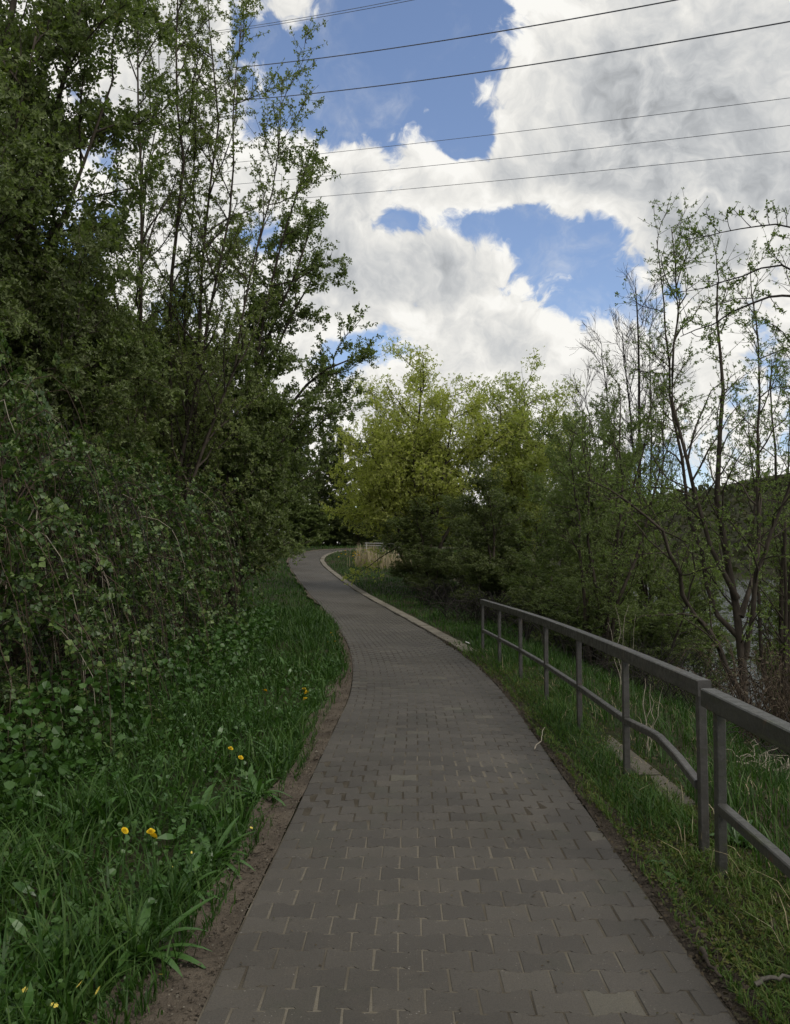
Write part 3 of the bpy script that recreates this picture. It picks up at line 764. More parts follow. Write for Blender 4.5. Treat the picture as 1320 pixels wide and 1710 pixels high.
for key, lab, x, y, sx, sz, rot in [
    ('BA', 'bushy tree at the left edge above the bramble hedge', -5.4, 9.2, .85, .95, 0), ('BB', 'bushy dark tree between the dense corner tree and the tall ragged tree', -5.9, 13.4, 1.1, 1.08, .5),
    ('BA', 'bushy tree low in front of the tall ragged tree', -4.3, 12.4, .85, .90, 2.1), ('BA', 'olive green shrub tree right of the tall ragged tree over the hedge', -4.1, 16.2, .85, .92, 4.0),
    ('BB', 'shrubby tree at the right end of the bramble hedge', -5.7, 20.5, 1.0, 1.05, 1.2), ('BA', 'dark leafy tree drooping over the far path on its left side', -7.3, 27.0, 1.3, 1.25, 3.0),
    ('BB', 'second dark leafy tree along the left of the far path', -9.2, 36.0, 1.6, 1.50, 5.0), ('BB', 'bushy tree rising behind the tall ragged tree from within the thicket', -6.8, 18.5, 1.3, 1.2, 3.9),
    ('BA', 'bushy tree behind the dense corner tree at the left edge', -7.5, 14.6, 1.5, 1.62, 1.0), ('BA', 'bushy tree behind the hawthorn boughs above the hedge end', -7.6, 23.8, 1.35, 1.35, 5.4),
    ('BB', 'low bushy tree just above the second bramble bush', -5.1, 10.9, .9, .95, 2.8), ('BA', 'third leafy tree along the left of the far path', -10.8, 45.0, 1.7, 1.55, 0.7)]:
    bush_tree(key, lab, x, y, sx, sz, rot, 'bushy_tree', HG, BA if key == 'BA' else BB)

# ------------------------------------------------------------------ bramble hedge
def bramble(label, seed, cx, cy, rx, ry, h, ncane, nbare, per=26, size=.05, ndead=5000, front=(1, -.35)):
    r = np.random.default_rng(seed); base = np.array(G(cx, cy))
    root = thing('bramble_bush', label, 'bramble', tuple(base), 'brambles of the hedge')
    def arcs(n, hang, hs):
        a = r.uniform(0, 2 * math.pi, n); q = np.sqrt(r.random(n))
        P0 = np.stack([cx + rx * .75 * q * np.cos(a), cy + ry * .75 * q * np.sin(a)], 1)
        fr = np.array(front) / np.hypot(*front)
        od = nrm(np.stack([np.cos(a), np.sin(a)], 1) * .8 + fr * r.uniform(.2, 1.3, (n, 1)) + r.normal(0, .35, (n, 2)))
        hh = h * hs * r.uniform(.35, 1.08, n) * np.sqrt(np.clip(1 - .45 * q ** 2, .2, 1)); reach = r.uniform(.30, .85, n) * min(rx, ry)
        z0 = zg(P0[:, 0], P0[:, 1])
        t = np.linspace(0, 1, 12)[None, :, None]
        A = np.c_[P0, z0][:, None]; Bq = np.c_[P0 + od * reach[:, None] * .15, z0 + hh * 1.15][:, None]
        Cq = np.c_[P0 + od * reach[:, None] * 1.05, z0 + hh * 1.2][:, None]; Dq = np.c_[P0 + od * reach[:, None] * 1.2, z0 + hh * r.uniform(hang[0], hang[1], n)][:, None]
        P = A * (1 - t) ** 3 + 3 * Bq * t * (1 - t) ** 2 + 3 * Cq * t ** 2 * (1 - t) + Dq * t ** 3
        P = P + r.normal(0, .055, P.shape).cumsum(1) * .6
        return P
    P = arcs(ncane, (.05, .75), 1.0); R = np.linspace(.006, .0022, 12)[None] * r.uniform(.7, 1.3, (ncane, 1))
    V, fs = tubes(P, R, 4); link('cane', mesh_np('cane', V - base, fs, 'cane'), root, kind='stuff')
    t = r.uniform(.06, 1, (ncane, per - 10)); pts, tan = sample(P, t); pts = pts.reshape(-1, 3); tan = tan.reshape(-1, 3)
    pts = pts + r.normal(0, .045, pts.shape)
    V, fs = leaves(r, pts, tan, size * r.uniform(.55, 1.25, len(pts)), 'trifoliate', .75, .7)
    link('foliage', mesh_np('foliage', V - base, fs, 'leaf_bramble'), root, kind='stuff')
    Ps, Rs = grow(r, P, R, 3, .24, ang=60, t0=.35, t1=1, K=4, wob=.25, trop=.22, rmin=.0015, taper=.3)
    V, fs = tubes(Ps, Rs, 3); link('side_shoot', mesh_np('side_shoot', V - base, fs[:1], 'cane'), root, kind='stuff')
    pts, tan = sample(Ps, r.uniform(.35, 1, (len(Ps), 5))); pts = pts.reshape(-1, 3); tan = tan.reshape(-1, 3)
    V, fs = leaves(r, pts, tan, size * 1.15 * r.uniform(.5, 1.2, len(pts)), 'trifoliate', .9, .6)
    link('foliage', mesh_np('foliage', V - base, fs, 'leaf_bramble'), root, kind='stuff')
    Pb = arcs(nbare, (.0, 1.0), .95); Rb = np.linspace(.0055, .002, 12)[None] * r.uniform(.6, 1.4, (nbare, 1))
    k = nbare // 9
    V, fs = tubes(Pb[:k], Rb[:k], 4); link('dead_cane', mesh_np('dead_cane', V - base, fs, 'cane_pale'), root, kind='stuff')
    V, fs = tubes(Pb[k:], Rb[k:], 4); link('dead_cane', mesh_np('dead_cane', V - base, fs, 'twig_dark'), root, kind='stuff')
    u = nrm(r.normal(0, 1, (ndead, 3))) * (r.random((ndead, 1)) ** (1 / 2.2)); pts = np.stack([cx + u[:, 0] * rx * .85, cy + u[:, 1] * ry * .85, np.abs(u[:, 2]) * h * .92], 1); pts[:, 2] += zg(pts[:, 0], pts[:, 1])
    V, fs = leaves(r, pts, nrm(r.normal(0, 1, pts.shape)), r.uniform(.04, .10, ndead), 'diamond', .2)
    link('dead_leaves', mesh_np('dead_leaves', V - base, fs, 'leaf_dead'), root, kind='stuff')
    return root
b1 = bramble('bramble bush at the left edge, nearest of the hedge', 41, -4.15, 7.0, 1.35, 1.3, 2.6, 250, 260, 36, .054, 8000)
b2 = bramble('bramble bush with a tangle of pale dead canes, second in the hedge', 43, -4.25, 9.2, 1.4, 1.5, 3.0, 240, 340, 34, .054, 8000)
b3 = bramble('bramble bush in the middle of the hedge', 44, -4.3, 11.9, 1.35, 1.6, 3.1, 260, 240, 36, .058, 8000)
BG = 'brambles of the hedge'
copy_thing(b1, 'low bramble spilling onto the grass at the left edge', G(-3.45, 6.3), .8, (.45, .45, .36), BG)
copy_thing(b2, 'bramble bush draped with small leaves near the hedge end', G(-4.45, 14.4), .35, (.92, 1.0, 1.08), BG)
copy_thing(b3, 'tall bramble forming the right end of the hedge beside the grass', G(-4.75, 16.9), -.4, (.80, .9, 1.12), BG)
copy_thing(b3, 'bramble mound above the left edge of the hedge, high up', G(-5.1, 8.3), .5, (.9, .9, 1.32), BG)

# ------------------------------------------------------------------ far wood closing the view behind the bend
WA = dict(hts=(11, 9.5, 7.8), rad=1.4, n1=17, n2=10, per=16, size=.22, mat='leaf_dark', mat2='leaf_hedge', L1=3.3, seed=61, t0=.12)
WB = dict(hts=(10.5, 9.0, 8.5), rad=1.4, n1=17, n2=10, per=16, size=.22, mat='leaf_hedge', mat2='leaf_dark', L1=3.2, seed=62, t0=.10)
WG = 'trees of the wood behind the bend'
for key, lab, x, y, sx, sz, rot in [
    ('WA', 'wood tree far left of the bend, above the grass', -14.5, 60, 1, 1, 0), ('WB', 'wood tree behind the outer grass of the bend', -11.5, 72, 1, 1.0, 1), ('WA', 'wood tree straight behind the bend', -7.2, 80, 1, .95, 2),
    ('WB', 'wood tree just right of where the path vanishes', -3.0, 79, 1, .85, 3), ('WA', 'wood tree behind the dry reeds', 1.2, 81, 1, .9, 4), ('WB', 'wood tree behind the maple trunk', 5.6, 84, 1.1, .95, 5),
    ('WB', 'wood tree behind the hedge end at mid distance', -15.5, 50, 1.1, 1.05, .6), ('WA', 'wood tree far behind the right-hand maple', 11, 86, 1.2, 1, 1.7), ('WB', 'wood tree leaning over the left verge of the far path', -12.8, 53, .9, .9, 2.6),
    ('WA', 'tallest wood tree at the far left, mostly hidden', -21, 75, 1.3, 1.25, 3.3), ('WA', 'wood tree filling the gap left of the vanishing path', -9.5, 88, 1.2, 1.05, 4.4), ('WB', 'wood tree filling the gap right of the dry reeds', 3.6, 92, 1.2, 1.05, 5.1)]:
    bush_tree(key, lab, x, y, sx, sz, rot, 'wood_tree', WG, WA if key == 'WA' else WB)
SA = dict(hts=(5.4, 4.8, 4.4), rad=.9, n1=18, n2=12, per=16, size=.070, mat='leaf_dark', mat2='leaf_hedge', L1=1.7, seed=81, t0=.06)
SB = dict(hts=(5.6, 5.0, 4.8), rad=.9, n1=17, n2=11, per=14, size=.066, mat='leaf_hedge', mat2='leaf_alder', L1=1.7, seed=83, t0=.06)
for i, (x, y) in enumerate([(-13, 76), (-10, 77.5), (-7.6, 77), (-5.2, 77.5), (-2.9, 76.5), (-.6, 77.6), (1.8, 78), (4.2, 78.6), (6.8, 79), (9.6, 79.5)]):
    bush_tree('W' + 'AB'[i % 2], ['leftmost understorey bush', 'second understorey bush from the left', 'third understorey bush from the left', 'fourth understorey bush from the left', 'fifth understorey bush from the left', 'fifth understorey bush from the right', 'fourth understorey bush from the right', 'third understorey bush from the right', 'second understorey bush from the right', 'rightmost understorey bush'][i] + ' in the dark row behind the bend', x, y, .72, .40 + .05 * math.sin(i * 2.2), i * 1.3, 'understorey_bush', 'understorey behind the bend', WA)['category'] = 'bush'
for i, (x, y, lab) in enumerate([(-10.8, 70.5, 'dark bush behind the outer grass of the bend'), (-8.6, 73.8, 'dark bush directly behind the outermost turn of the path'), (-12.8, 66.5, 'dark bush left of the outermost turn, beside the hedge end'), (-4.0, 80.6, 'dark bush closing the view over the vanishing path'), (-1.6, 80.8, 'dark bush just right of the vanishing path, in the back row'), (.8, 81.2, 'dark bush in the back row over the dry reeds'), (3.2, 82, 'dark bush in the back row over the white rail')]):
    bush_tree('W' + 'AB'[i % 2], lab, x, y, .74, .42, i * 1.9 + .4, 'understorey_bush', 'understorey behind the bend', WA)['category'] = 'bush'
for o in list(C.objects):
    if o.name.startswith('understorey_bush'): o.location.z -= 1.4

# ------------------------------------------------------------------ maples and shrubs in the middle and on the river bank
def maple(label, seed, x, y, tops_px, rad, mat, mat2, size=.096, n1=19, n2=12, per=13, L1=2.6):
    b = G(x, y)
    tops = [at(px, py, y + dy) for px, py, dy in tops_px]
    make_tree('maple_tree', label, seed, b, fan(seed, b, tops, .2), rad, [L(n1, L1, ang=58, t0=.38, trop=.05, taper=.30, K=6), L(n2, L1 * .42, ang=45, t0=.15, trop=.03)],
        [dict(mat=mat, per=per, size=size, shape='rosette', jit=.13, up=.8), dict(on=1, mat=mat2, per=per, size=size, shape='rosette', jit=.10)], 'bark', 'yellow-green maples', limb_parts=1)
maple('broad yellow-green maple with a leading shoot, right of the path bend', 71, 1.15, 36, [(703, 615, 0), (645, 690, 1.2), (612, 735, -.6), (762, 682, -.8), (815, 705, .5), (690, 715, -2), (610, 800, 1), (745, 735, 2)], [.16, .10, .08, .11, .10, .08, .07, .08], 'leaf_maple', 'leaf_maple_green')
maple('narrower yellow-green maple right of the broad one', 72, 6.2, 38, [(868, 655, 0), (908, 672, 1), (835, 680, -1), (938, 720, .5), (820, 745, 1.5), (895, 745, -1.8)], [.13, .10, .09, .08, .08, .08], 'leaf_maple_green', 'leaf_maple')
def shrub(key, label, px, d, sx, sz, rot):
    bush_tree(key, label, (px - 660) / F * d, d, sx, sz, rot, 'bank_shrub', 'shrubs on the river bank', SA if key == 'SA' else SB)['category'] = 'shrub'
shrub('SA', 'dark green shrub left of the railing end, under the maple', 775, 30, .95, .62, .3)
shrub('SA', 'dark green shrub straight behind the railing end', 855, 26.5, 1.0, .80, 1.5)
shrub('SB', 'tall green shrub behind the middle of the railing', 935, 23, 1.0, .98, 2.5)
shrub('SB', 'low green shrub behind the railing, below the bare tree', 1015, 20, .9, 1.05, 3.9)
shrub('SB', 'loose green shrub between the bare tree and the near alder', 1095, 24.5, .95, 1.15, 5.0)
shrub('SA', 'dark low shrub at the foot of the broad maple', 735, 34, 1.1, .60, 2.2)
shrub('SB', 'wide shrub on the bank far behind the railing', 965, 33, 1.35, 1.4, .9)
shrub('SA', 'dark shrub between the two maples', 800, 37, 1.2, .75, 4.7)
shrub('SA', 'shrub low on the bank at the right edge behind the alders', 1290, 27, 1.0, .95, 5.6)
for i, (px, d, lab) in enumerate([(790, 26, 'low dark bush at the grass edge left of the railing end'), (862, 23, 'low dark bush at the grass edge straight behind the railing end'), (930, 20, 'low dark bush at the grass edge behind the second railing bay'), (1000, 17.5, 'low dark bush at the grass edge behind the third railing bay'), (730, 31, 'low dark bush by the grass under the broad maple'), (1065, 15.5, 'low dark bush behind the fourth railing bay, left of the alder')]):
    o = bush_tree('S' + 'AB'[i % 2], lab, (px - 660) / F * d, d, .72, .36, i * 1.7, 'bank_shrub', 'shrubs on the river bank', SA); o['category'] = 'shrub'; o.location.z -= .25
shrub('SB', 'low bush on the bank right of the alder stems', 1335, 20.5, .80, .75, 2.9)
shrub('SB', 'bush on the bank between willow and alder, half way down', 1185, 24, .85, .80, 4.2)

# leafless tree
b = G(9.6, 33)
tops = [at(1062, 480, 33), at(1040, 560, 33.5), at(1085, 560, 32.5), at(1005, 590, 33), at(1110, 610, 33.5), at(975, 650, 32.4)]
make_tree('bare_tree', 'leafless tree with fine upright twigs against the sky, right', 91, b, fan(91, b, tops, .12), [.13, .09, .08, .08, .07, .07],
    [L(16, 2.3, ang=28, t0=.3, trop=.10, taper=.5, K=6, rmin=.012), L(7, 1.1, ang=32, t0=.2, trop=.08, rmin=.009), L(4, .6, ang=32, t0=.2, trop=.08, rmin=.007)], None, 'twig_dark', limb_parts=1)

# near trees on the bank at the right
def px_poly(pts): return [np.array(at(*p)) for p in pts]
b = G(5.75, 13.8)
jr = np.random.default_rng(77)
def px_poly(pts):
    P = poly([at(*p) for p in pts], 14); j = jr.normal(0, .028, P.shape); j[0] = 0; return P + j
st = [px_poly([(1250, 1260, 13.8), (1245, 1120, 13.8), (1235, 1040, 13.8), (1225, 960, 13.9), (1200, 850, 13.8), (1205, 700, 13.7), (1200, 540, 13.6), (1205, 470, 13.6)]),
      px_poly([(1250, 1180, 13.8), (1200, 1080, 13.6), (1150, 1010, 13.4), (1125, 960, 13.2), (1105, 880, 13.0), (1040, 835, 12.8), (985, 800, 12.6)]),
      px_poly([(1240, 1070, 13.8), (1195, 1020, 14), (1170, 930, 14.1), (1150, 850, 14.1), (1140, 760, 14.2), (1110, 560, 14.2), (1100, 400, 14.2)]),
      px_poly([(1245, 1100, 13.8), (1265, 960, 13.6), (1290, 880, 13.5), (1330, 780, 13.4), (1350, 640, 13.2)]),
      px_poly([(1232, 1000, 13.8), (1180, 900, 13.7), (1150, 780, 13.6), (1120, 640, 13.6), (1132, 500, 13.6), (1125, 375, 13.6)]),
      px_poly([(1238, 1030, 13.8), (1270, 920, 14.2), (1265, 760, 14.4), (1272, 600, 14.5), (1255, 450, 14.5)])]
make_tree('alder_tree', 'near alder on the bank with crooked stems and sparse leaves behind the railing', 92, b, st, [.085, .055, .042, .05, .042, .042],
    [L(19, 1.5, ang=42, t0=.2, trop=.05, wob=.22, taper=.45, K=6), L(9, .6, ang=45, t0=.15, trop=.05, rmin=.004)],
    [dict(mat='leaf_alder', per=5, size=.040, shape='rosette', jit=.02), dict(on=1, mat='leaf_willow', per=7, size=.040, shape='rosette', jit=.02)], 'bark', 'trees on the river bank', limb_parts=1)
b = G(4.0, 17.0)
tops = [at(1035, 640, 17), at(985, 700, 16.6), at(1090, 650, 17.4), at(950, 740, 16.8), at(1130, 700, 17)]
make_tree('willow_bush', 'low green willow bush on the bank behind the railing', 93, b, fan(93, b, tops, .15), [.05] * 5,
    [L(15, 1.3, ang=40, t0=.15, trop=.06, K=6), L(8, .6, ang=42, t0=.12)], [dict(mat='leaf_hedge', per=8, size=.045, shape='rosette', jit=.03), dict(on=1, mat='leaf_alder', per=7, size=.045, shape='rosette', jit=.03)], 'bark', 'trees on the river bank', cat='bush')
b = G(8.3, 18.5)
tops = [at(1330, 480, 18), at(1290, 600, 18.4), at(1370, 520, 18), at(1250, 700, 18.6), at(1320, 700, 17.6)]
make_tree('alder_tree', 'second alder at the right edge, farther down the bank', 94, b, fan(94, b, tops, .15), [.09, .07, .07, .06, .06],
    [L(15, 1.9, ang=38, t0=.15, trop=.07, K=6), L(8, .75, ang=42, t0=.12)], [dict(mat='leaf_alder', per=5, size=.048, shape='rosette', jit=.03), dict(on=1, mat='leaf_willow', per=5, size=.05, shape='rosette', jit=.03)], 'bark', 'trees on the river bank')
# tree standing outside the frame whose boughs hang into the upper right
b = G(3.9, 6.9)
def px_poly(pts):
    P = poly([at(*p) for p in pts], 14); j = jr.normal(0, .012, P.shape); j[0] = 0; return P + j
st = [px_poly([(1465, 1290, 6.9), (1450, 900, 6.9), (1440, 600, 6.8), (1430, 420, 6.7)]),
      px_poly([(1440, 560, 6.8), (1380, 440, 6.5), (1320, 372, 6.3), (1265, 376, 6.2), (1200, 392, 6.1), (1150, 397, 6.0)]),
      px_poly([(1450, 640, 6.8), (1390, 520, 6.6), (1320, 490, 6.5), (1270, 497, 6.4), (1225, 520, 6.4), (1190, 540, 6.4), (1135, 565, 6.3)]),
      px_poly([(1445, 600, 6.8), (1380, 500, 6.7), (1310, 440, 6.6), (1240, 460, 6.7), (1170, 485, 6.7), (1125, 487, 6.7)]),
      px_poly([(1450, 800, 6.8), (1400, 690, 6.9), (1350, 620, 7.0), (1310, 560, 7.0), (1290, 540, 7.0)])]
make_tree('cherry_tree', 'tree beyond the right edge with budding boughs reaching into the sky at right', 95, b, st, [.09, .012, .018, .014, .02],
    [L(14, .30, ang=50, t0=.34, trop=.20, wob=.2, K=5, rmin=.0032, thin=.012), L(3, .11, ang=45, t0=.3, trop=.1, rmin=.0026)],
    [dict(on=1, mat='leaf_alder', per=5, size=.028, shape='rosette', jit=.006, t0=.3, keep=.8), dict(mat='leaf_alder', per=2, size=.025, shape='rosette', jit=.004)], 'twig_dark', 'trees on the river bank', limb_parts=1)

# brown bramble tangle at the right, behind the near railing
def tangle(name, label, cat, seed, cx, cy, rx, h, n, mat, group=None, rr=.005):
    r = np.random.default_rng(seed); base = np.array(G(cx, cy)); root = thing(name, label, cat, tuple(base), group)
    a = r.uniform(0, 6.28, n); q = np.sqrt(r.random(n)) * .8
    x0, y0 = cx + rx * q * np.cos(a), cy + rx * q * np.sin(a); b2 = r.uniform(0, 6.28, n); rc = r.uniform(.5, 1.3, n) * rx; hh = h * r.uniform(.4, 1.1, n)
    t = np.linspace(0, 1, 10)[None]
    X = x0[:, None] + np.cos(b2)[:, None] * rc[:, None] * t; Y = y0[:, None] + np.sin(b2)[:, None] * rc[:, None] * t
    Z = zg(x0, y0)[:, None] + hh[:, None] * np.sin(t * math.pi * r.uniform(.6, .98, (n, 1)))
    P = np.stack([X, Y, Z], -1) + r.normal(0, .03, (n, 10, 3)).cumsum(1) * .5
    V, fs = tubes(P, np.linspace(rr, rr * .4, 10)[None] * r.uniform(.6, 1.4, (n, 1)), 4); link('cane', mesh_np('cane', V - base, fs, mat), root, kind='stuff')
    return root, P
t1, P = tangle('bramble_tangle', 'brown leafless bramble heap behind the near railing', 'bramble', 101, 4.55, 9.6, .85, 1.15, 260, 'cane')
r = np.random.default_rng(3); pts, tan = sample(P, r.uniform(.2, 1, (len(P), 5)))
V, fs = leaves(r, pts.reshape(-1, 3), tan.reshape(-1, 3), r.uniform(.02, .06, pts.shape[0] * 5), 'diamond'); link('dead_leaves', mesh_np('dead_leaves', V - np.array(t1.location), fs, 'leaf_dead'), t1, kind='stuff')
tangle('bramble_tangle', 'second brown bramble heap, lower and beside the alder foot', 'bramble', 102, 4.1, 8.1, .7, .55, 140, 'twig_dark')
tangle('dead_twigs', 'pale dead twigs lying on the grass behind the near railing', 'twigs', 103, 3.15, 7.3, .30, .16, 26, 'cane_pale', rr=.004)
tangle('bramble_tangle', 'low brown undergrowth at the foot of the bank shrubs', 'bramble', 104, 4.6, 13.2, 1.4, .9, 200, 'twig_dark')
for i, (cx, cy) in enumerate([(3.6, 17.5), (2.4, 22.5), (3.8, 24), (1.9, 28.5)]):
    tangle('undergrowth', ['dark undergrowth behind the middle of the railing', 'dark undergrowth just beyond the railing end', 'dark undergrowth under the tall green bank shrub', 'dark undergrowth left of the railing end under the maple'][i], 'undergrowth', 110 + i, cx, cy, 1.4, .9, 110, 'twig_dark', 'undergrowth on the bank', .009)
# dry pale stalks by the railing
def stalks(label, seed, px, py0, py1, d, n, spread):
    base = at(px, py1, d); base.z = zp(base.x, base.y); r = np.random.default_rng(seed); root = thing('dry_stalk', label, 'stalk', tuple(base), 'dry stalks by the railing')
    for i in range(n):
        tp = np.array(at(px + r.normal(0, spread), py0 + r.uniform(-5, 30), d + r.normal(0, .1)))
        P = stem(r, np.array(base) + np.r_[r.normal(0, .04, 2), 0], tp, 8, .06); V, fs = tubes(P[None], np.linspace(.004, .002, 8)[None], 4); link('stem', mesh_np('stem', V - np.array(base), fs, 'cane_pale'), root)
stalks('dry pale stalks rising behind the lower bar of the railing', 7, 1085, 1130, 1215, 7.4, 4, 16)
stalks('thin dry stalks standing left of the alder stems', 8, 1040, 1010, 1110, 10.5, 4, 14)

# ------------------------------------------------------------------ dry reeds, far white rail, litter
def blades(rng, x, y, z, h, wd, lean, segs=3, bend=.6):
    n = len(x); az = rng.uniform(0, 2 * math.pi, n); dx, dy = np.cos(az), np.sin(az)
    tw = az + math.pi / 2 + rng.normal(0, .5, n); sx, sy = np.cos(tw), np.sin(tw)
    lean = lean * rng.uniform(.2, 1.4, n); V = []
    for k in range(segs + 1):
        t = k / segs; hor = lean * h * (t ** 1.8); zz = z + h * (t - bend * lean * .55 * t ** 2.6)
        cx, cy_ = x + dx * hor, y + dy * hor; ww = wd * (1 - t) ** .6 * (.75 + .5 * min(t * 3, 1)) * .5
        if k < segs: V += [np.stack([cx - sx * ww, cy_ - sy * ww, zz], 1), np.stack([cx + sx * ww, cy_ + sy * ww, zz], 1)]
        else: V.append(np.stack([cx, cy_, zz], 1))
    V = np.stack(V, 1); m = 2 * segs + 1; o = (np.arange(n) * m)[:, None]
    q = [(np.array([[2 * k, 2 * k + 1, 2 * k + 3, 2 * k + 2]]) + o) for k in range(segs - 1)]
    return V.reshape(-1, 3), ([np.concatenate(q)] if q else []) + [np.array([[2 * segs - 2, 2 * segs - 1, 2 * segs]]) + o]
def reeds(label, seed, px, py, d, n, rx, h):
    c = at(px, py, d); r = np.random.default_rng(seed); c.z = zp(c.x, c.y)
    x, y = c.x + r.normal(0, rx, n), c.y + r.normal(0, rx, n); V, fs = blades(r, x, y, zg(x, y), h * r.uniform(.5, 1.1, n), np.full(n, .03), .35)
    root = thing('reed_clump', label, 'reeds', tuple(c), 'dry reeds by the bend'); link('stems', mesh_np('stems', V - np.array(c), fs, 'grass_dry'), root, kind='stuff')
reeds('brown dry reed clump beside the yellow flowers at the bend', 1, 615, 935, 51, 260, .45, 1.5)
reeds('paler dry reed clump right of the brown one', 2, 655, 935, 50, 220, .6, 1.35)
fr = thing('guard_rail', 'short white rail behind the dry reeds', 'rail', tuple(at(640, 925, 56)), None)
for dz in (0, -.16):
    V, fs = sweep_box([at(610, 906, 57) + Vector((0, 0, dz)), at(640, 906.5, 56.5) + Vector((0, 0, dz)), at(668, 908, 56) + Vector((0, 0, dz))], .08, .07); link('bar', mesh_np('bar', V - np.array(fr.location), fs, 'white_rail'), fr)
for px in (612, 640, 666):
    p = at(px, 907, 56.5); V, fs = tubes(np.array([[[p.x, p.y + .06, p.z], [p.x, p.y + .06, zp(p.x, p.y) - .2]]]), np.array([[.04, .04]]), 6); link('post', mesh_np('post', V - np.array(fr.location), fs, 'white_rail'), fr)
p = at(781, 1073, 16.9); o = link('paper_scrap', bm_mesh(chamfer_box(.09, .06, .02, .008, .012, 4), 'paper_scrap', 'paper'), None, (p.x, p.y, float(prof(p.y)) + .04), label='crumpled white paper scrap at the near end of the kerb', category='litter'); o.rotation_euler = (.2, .3, .6)
def twig(label, pts, r0, mat, grp='fallen twigs at the right edge'):
    P = [];
    for px, py, lift in pts:
        rr = ray(px, py); t = -(CAMZ - .02) / rr.z; P.append([rr.x * t, rr.y * t, .012 + lift])
    P = poly(P, 10); P[1:-1] += np.random.default_rng(len(label)).normal(0, .006, (8, 3)); P[:, 2] = np.maximum(P[:, 2], .008)
    V, fs = tubes(P[None], np.linspace(r0, r0 * .5, 10)[None], 6); o = link('twig', mesh_np('twig', V - P[0], fs, mat, True), None, tuple(P[0]), label=label, category='twig', group=grp)
twig('pale bent twig sticking out over the paving at the right edge', [(893, 1252, .01), (903, 1238, .03), (910, 1226, .07)], .0055, 'cane_pale')
twig('dark twig on bare earth at the lower right', [(1172, 1590, .02), (1182, 1615, .03), (1205, 1637, .02)], .011, 'bark')
twig('grey twig lying in grass at the lower right corner', [(1262, 1655, .03), (1300, 1648, .05), (1340, 1645, .04)], .010, 'bark_grey')
twig('small dark stick across the left earth edge', [(415, 1430, .01), (440, 1424, .02), (455, 1418, .01)], .005, 'bark')

# ------------------------------------------------------------------ grass
def grass(name, label, seed, n, smin, smax, tfun, h0, h1, wd, lean, mat, segs=3, clump=.0, p=1.0):
    r = np.random.default_rng(seed)
    s = np.exp(r.uniform(math.log(smin), math.log(smax), n)); a, b_ = tfun(s); t = a + (b_ - a) * r.random(n) ** p
    x, y, _ = pathpt(s, t)
    pat = .5 + .5 * np.sin(x * 3.1 + 2 * np.sin(y * 1.3)) * np.sin(y * 2.7 + 1.7 * np.sin(x * 1.9)); pat2 = .5 + .5 * np.sin(x * 9 + y * 4) * np.sin(y * 8 - x * 5)
    keep = r.random(n) > clump * (1 - (.6 * pat + .4 * pat2)); x, y, s, pat, t = x[keep], y[keep], s[keep], pat[keep], t[keep]
    if clump > 0:
        gx_, gy_ = np.round(x / .09 + .3 * np.sin(y * 5)) * .09, np.round(y / .09 + .3 * np.sin(x * 6)) * .09; x = x + (gx_ - x) * .45; y = y + (gy_ - y) * .45
    ed = np.clip(np.abs(t - (a if np.isscalar(a) else a[keep])), 0, 9); h = (h0 + (h1 - h0) * r.random(len(x)) ** 1.5) * (.6 + .8 * pat)
    big = np.maximum(1, s / 11)
    V, fs = blades(r, x, y, zr(x, y) - .01, h, wd * big ** .75 * r.uniform(.5, 1.4, len(x)), lean, segs)
    return link(name, mesh_np(name, V, fs, mat), label=label, category='grass', kind='stuff')
def tl(s): return (-(.95 + wl(s) * .82), -2.75 - 0 * s)
def tl0(s): return (-(.95 + wl(s) * .78), -(1.25 + wl(s)))
grass('grass', 'lush long grass on the verge left of the path', 1, 37000, 2.0, 26, lambda s: (-(.95 + wl(s) * .95), -3.6 + 0 * s), .10, .34, .0115, .85, 'grass', 3, .88)
grass('grass', 'shorter grass fringe along the bare earth left of the path', 2, 17000, 2.0, 26, lambda s: (-(.95 + wl(s) * .40), -(1.15 + wl(s))), .03, .15, .007, .7, 'grass', 3, .8, .6)
grass('grass', 'distant grass bank left of the far path', 3, 26000, 17, 76, lambda s: (-(1.05 + np.interp(s, [16, 24], [.25, .08])), -4.5 - .12 * s), .10, .26, .012, .6, 'grass', 2, .4)
grass('grass', 'distant grass verge between kerb and bank shrubs', 4, 30000, 13, 76, lambda s: (np.interp(s, [13, 15, 17], [1.2, 1.30, 1.36]), 3.2 + .09 * s), .08, .24, .011, .6, 'grass', 2, .4)
grass('grass', 'short mossy grass between the path edge and the railing', 5, 44000, 2.0, 17, lambda s: ((.95 + wr(s) * .35), 1.62 + 0 * s), .02, .095, .0055, .8, 'grass_short', 2, .55)
grass('grass', 'tufts of longer grass along the railing foot', 6, 9000, 5.0, 17, lambda s: (1.12 + 0 * s, 1.50 + np.interp(s, [9.5, 11], [0, .4])), .05, .18, .0065, .8, 'grass', 3, .85)
grass('grass', 'long bright grass on the bank behind the railing', 7, 30000, 3.0, 22, lambda s: (np.interp(s, [5.0, 5.4, 9.4, 9.9], [1.62, 1.70, 1.66, 1.6]), 4.2 + .05 * s), .08, .28, .0075, .6, 'grass', 3, .55)
grass('grass', 'rough grass lower down the river bank under the trees', 9, 16000, 6, 40, lambda s: (4.0 + .03 * s, 15 + 0 * s), .15, .45, .014, .6, 'grass_short', 2, .4)
grass('dry_grass', 'dry straw blades scattered in the bank grass', 8, 1300, 2.2, 16, lambda s: (1.2 + 0 * s, 3.6 + 0 * s), .05, .28, .005, .9, 'grass_dry', 2, .4)
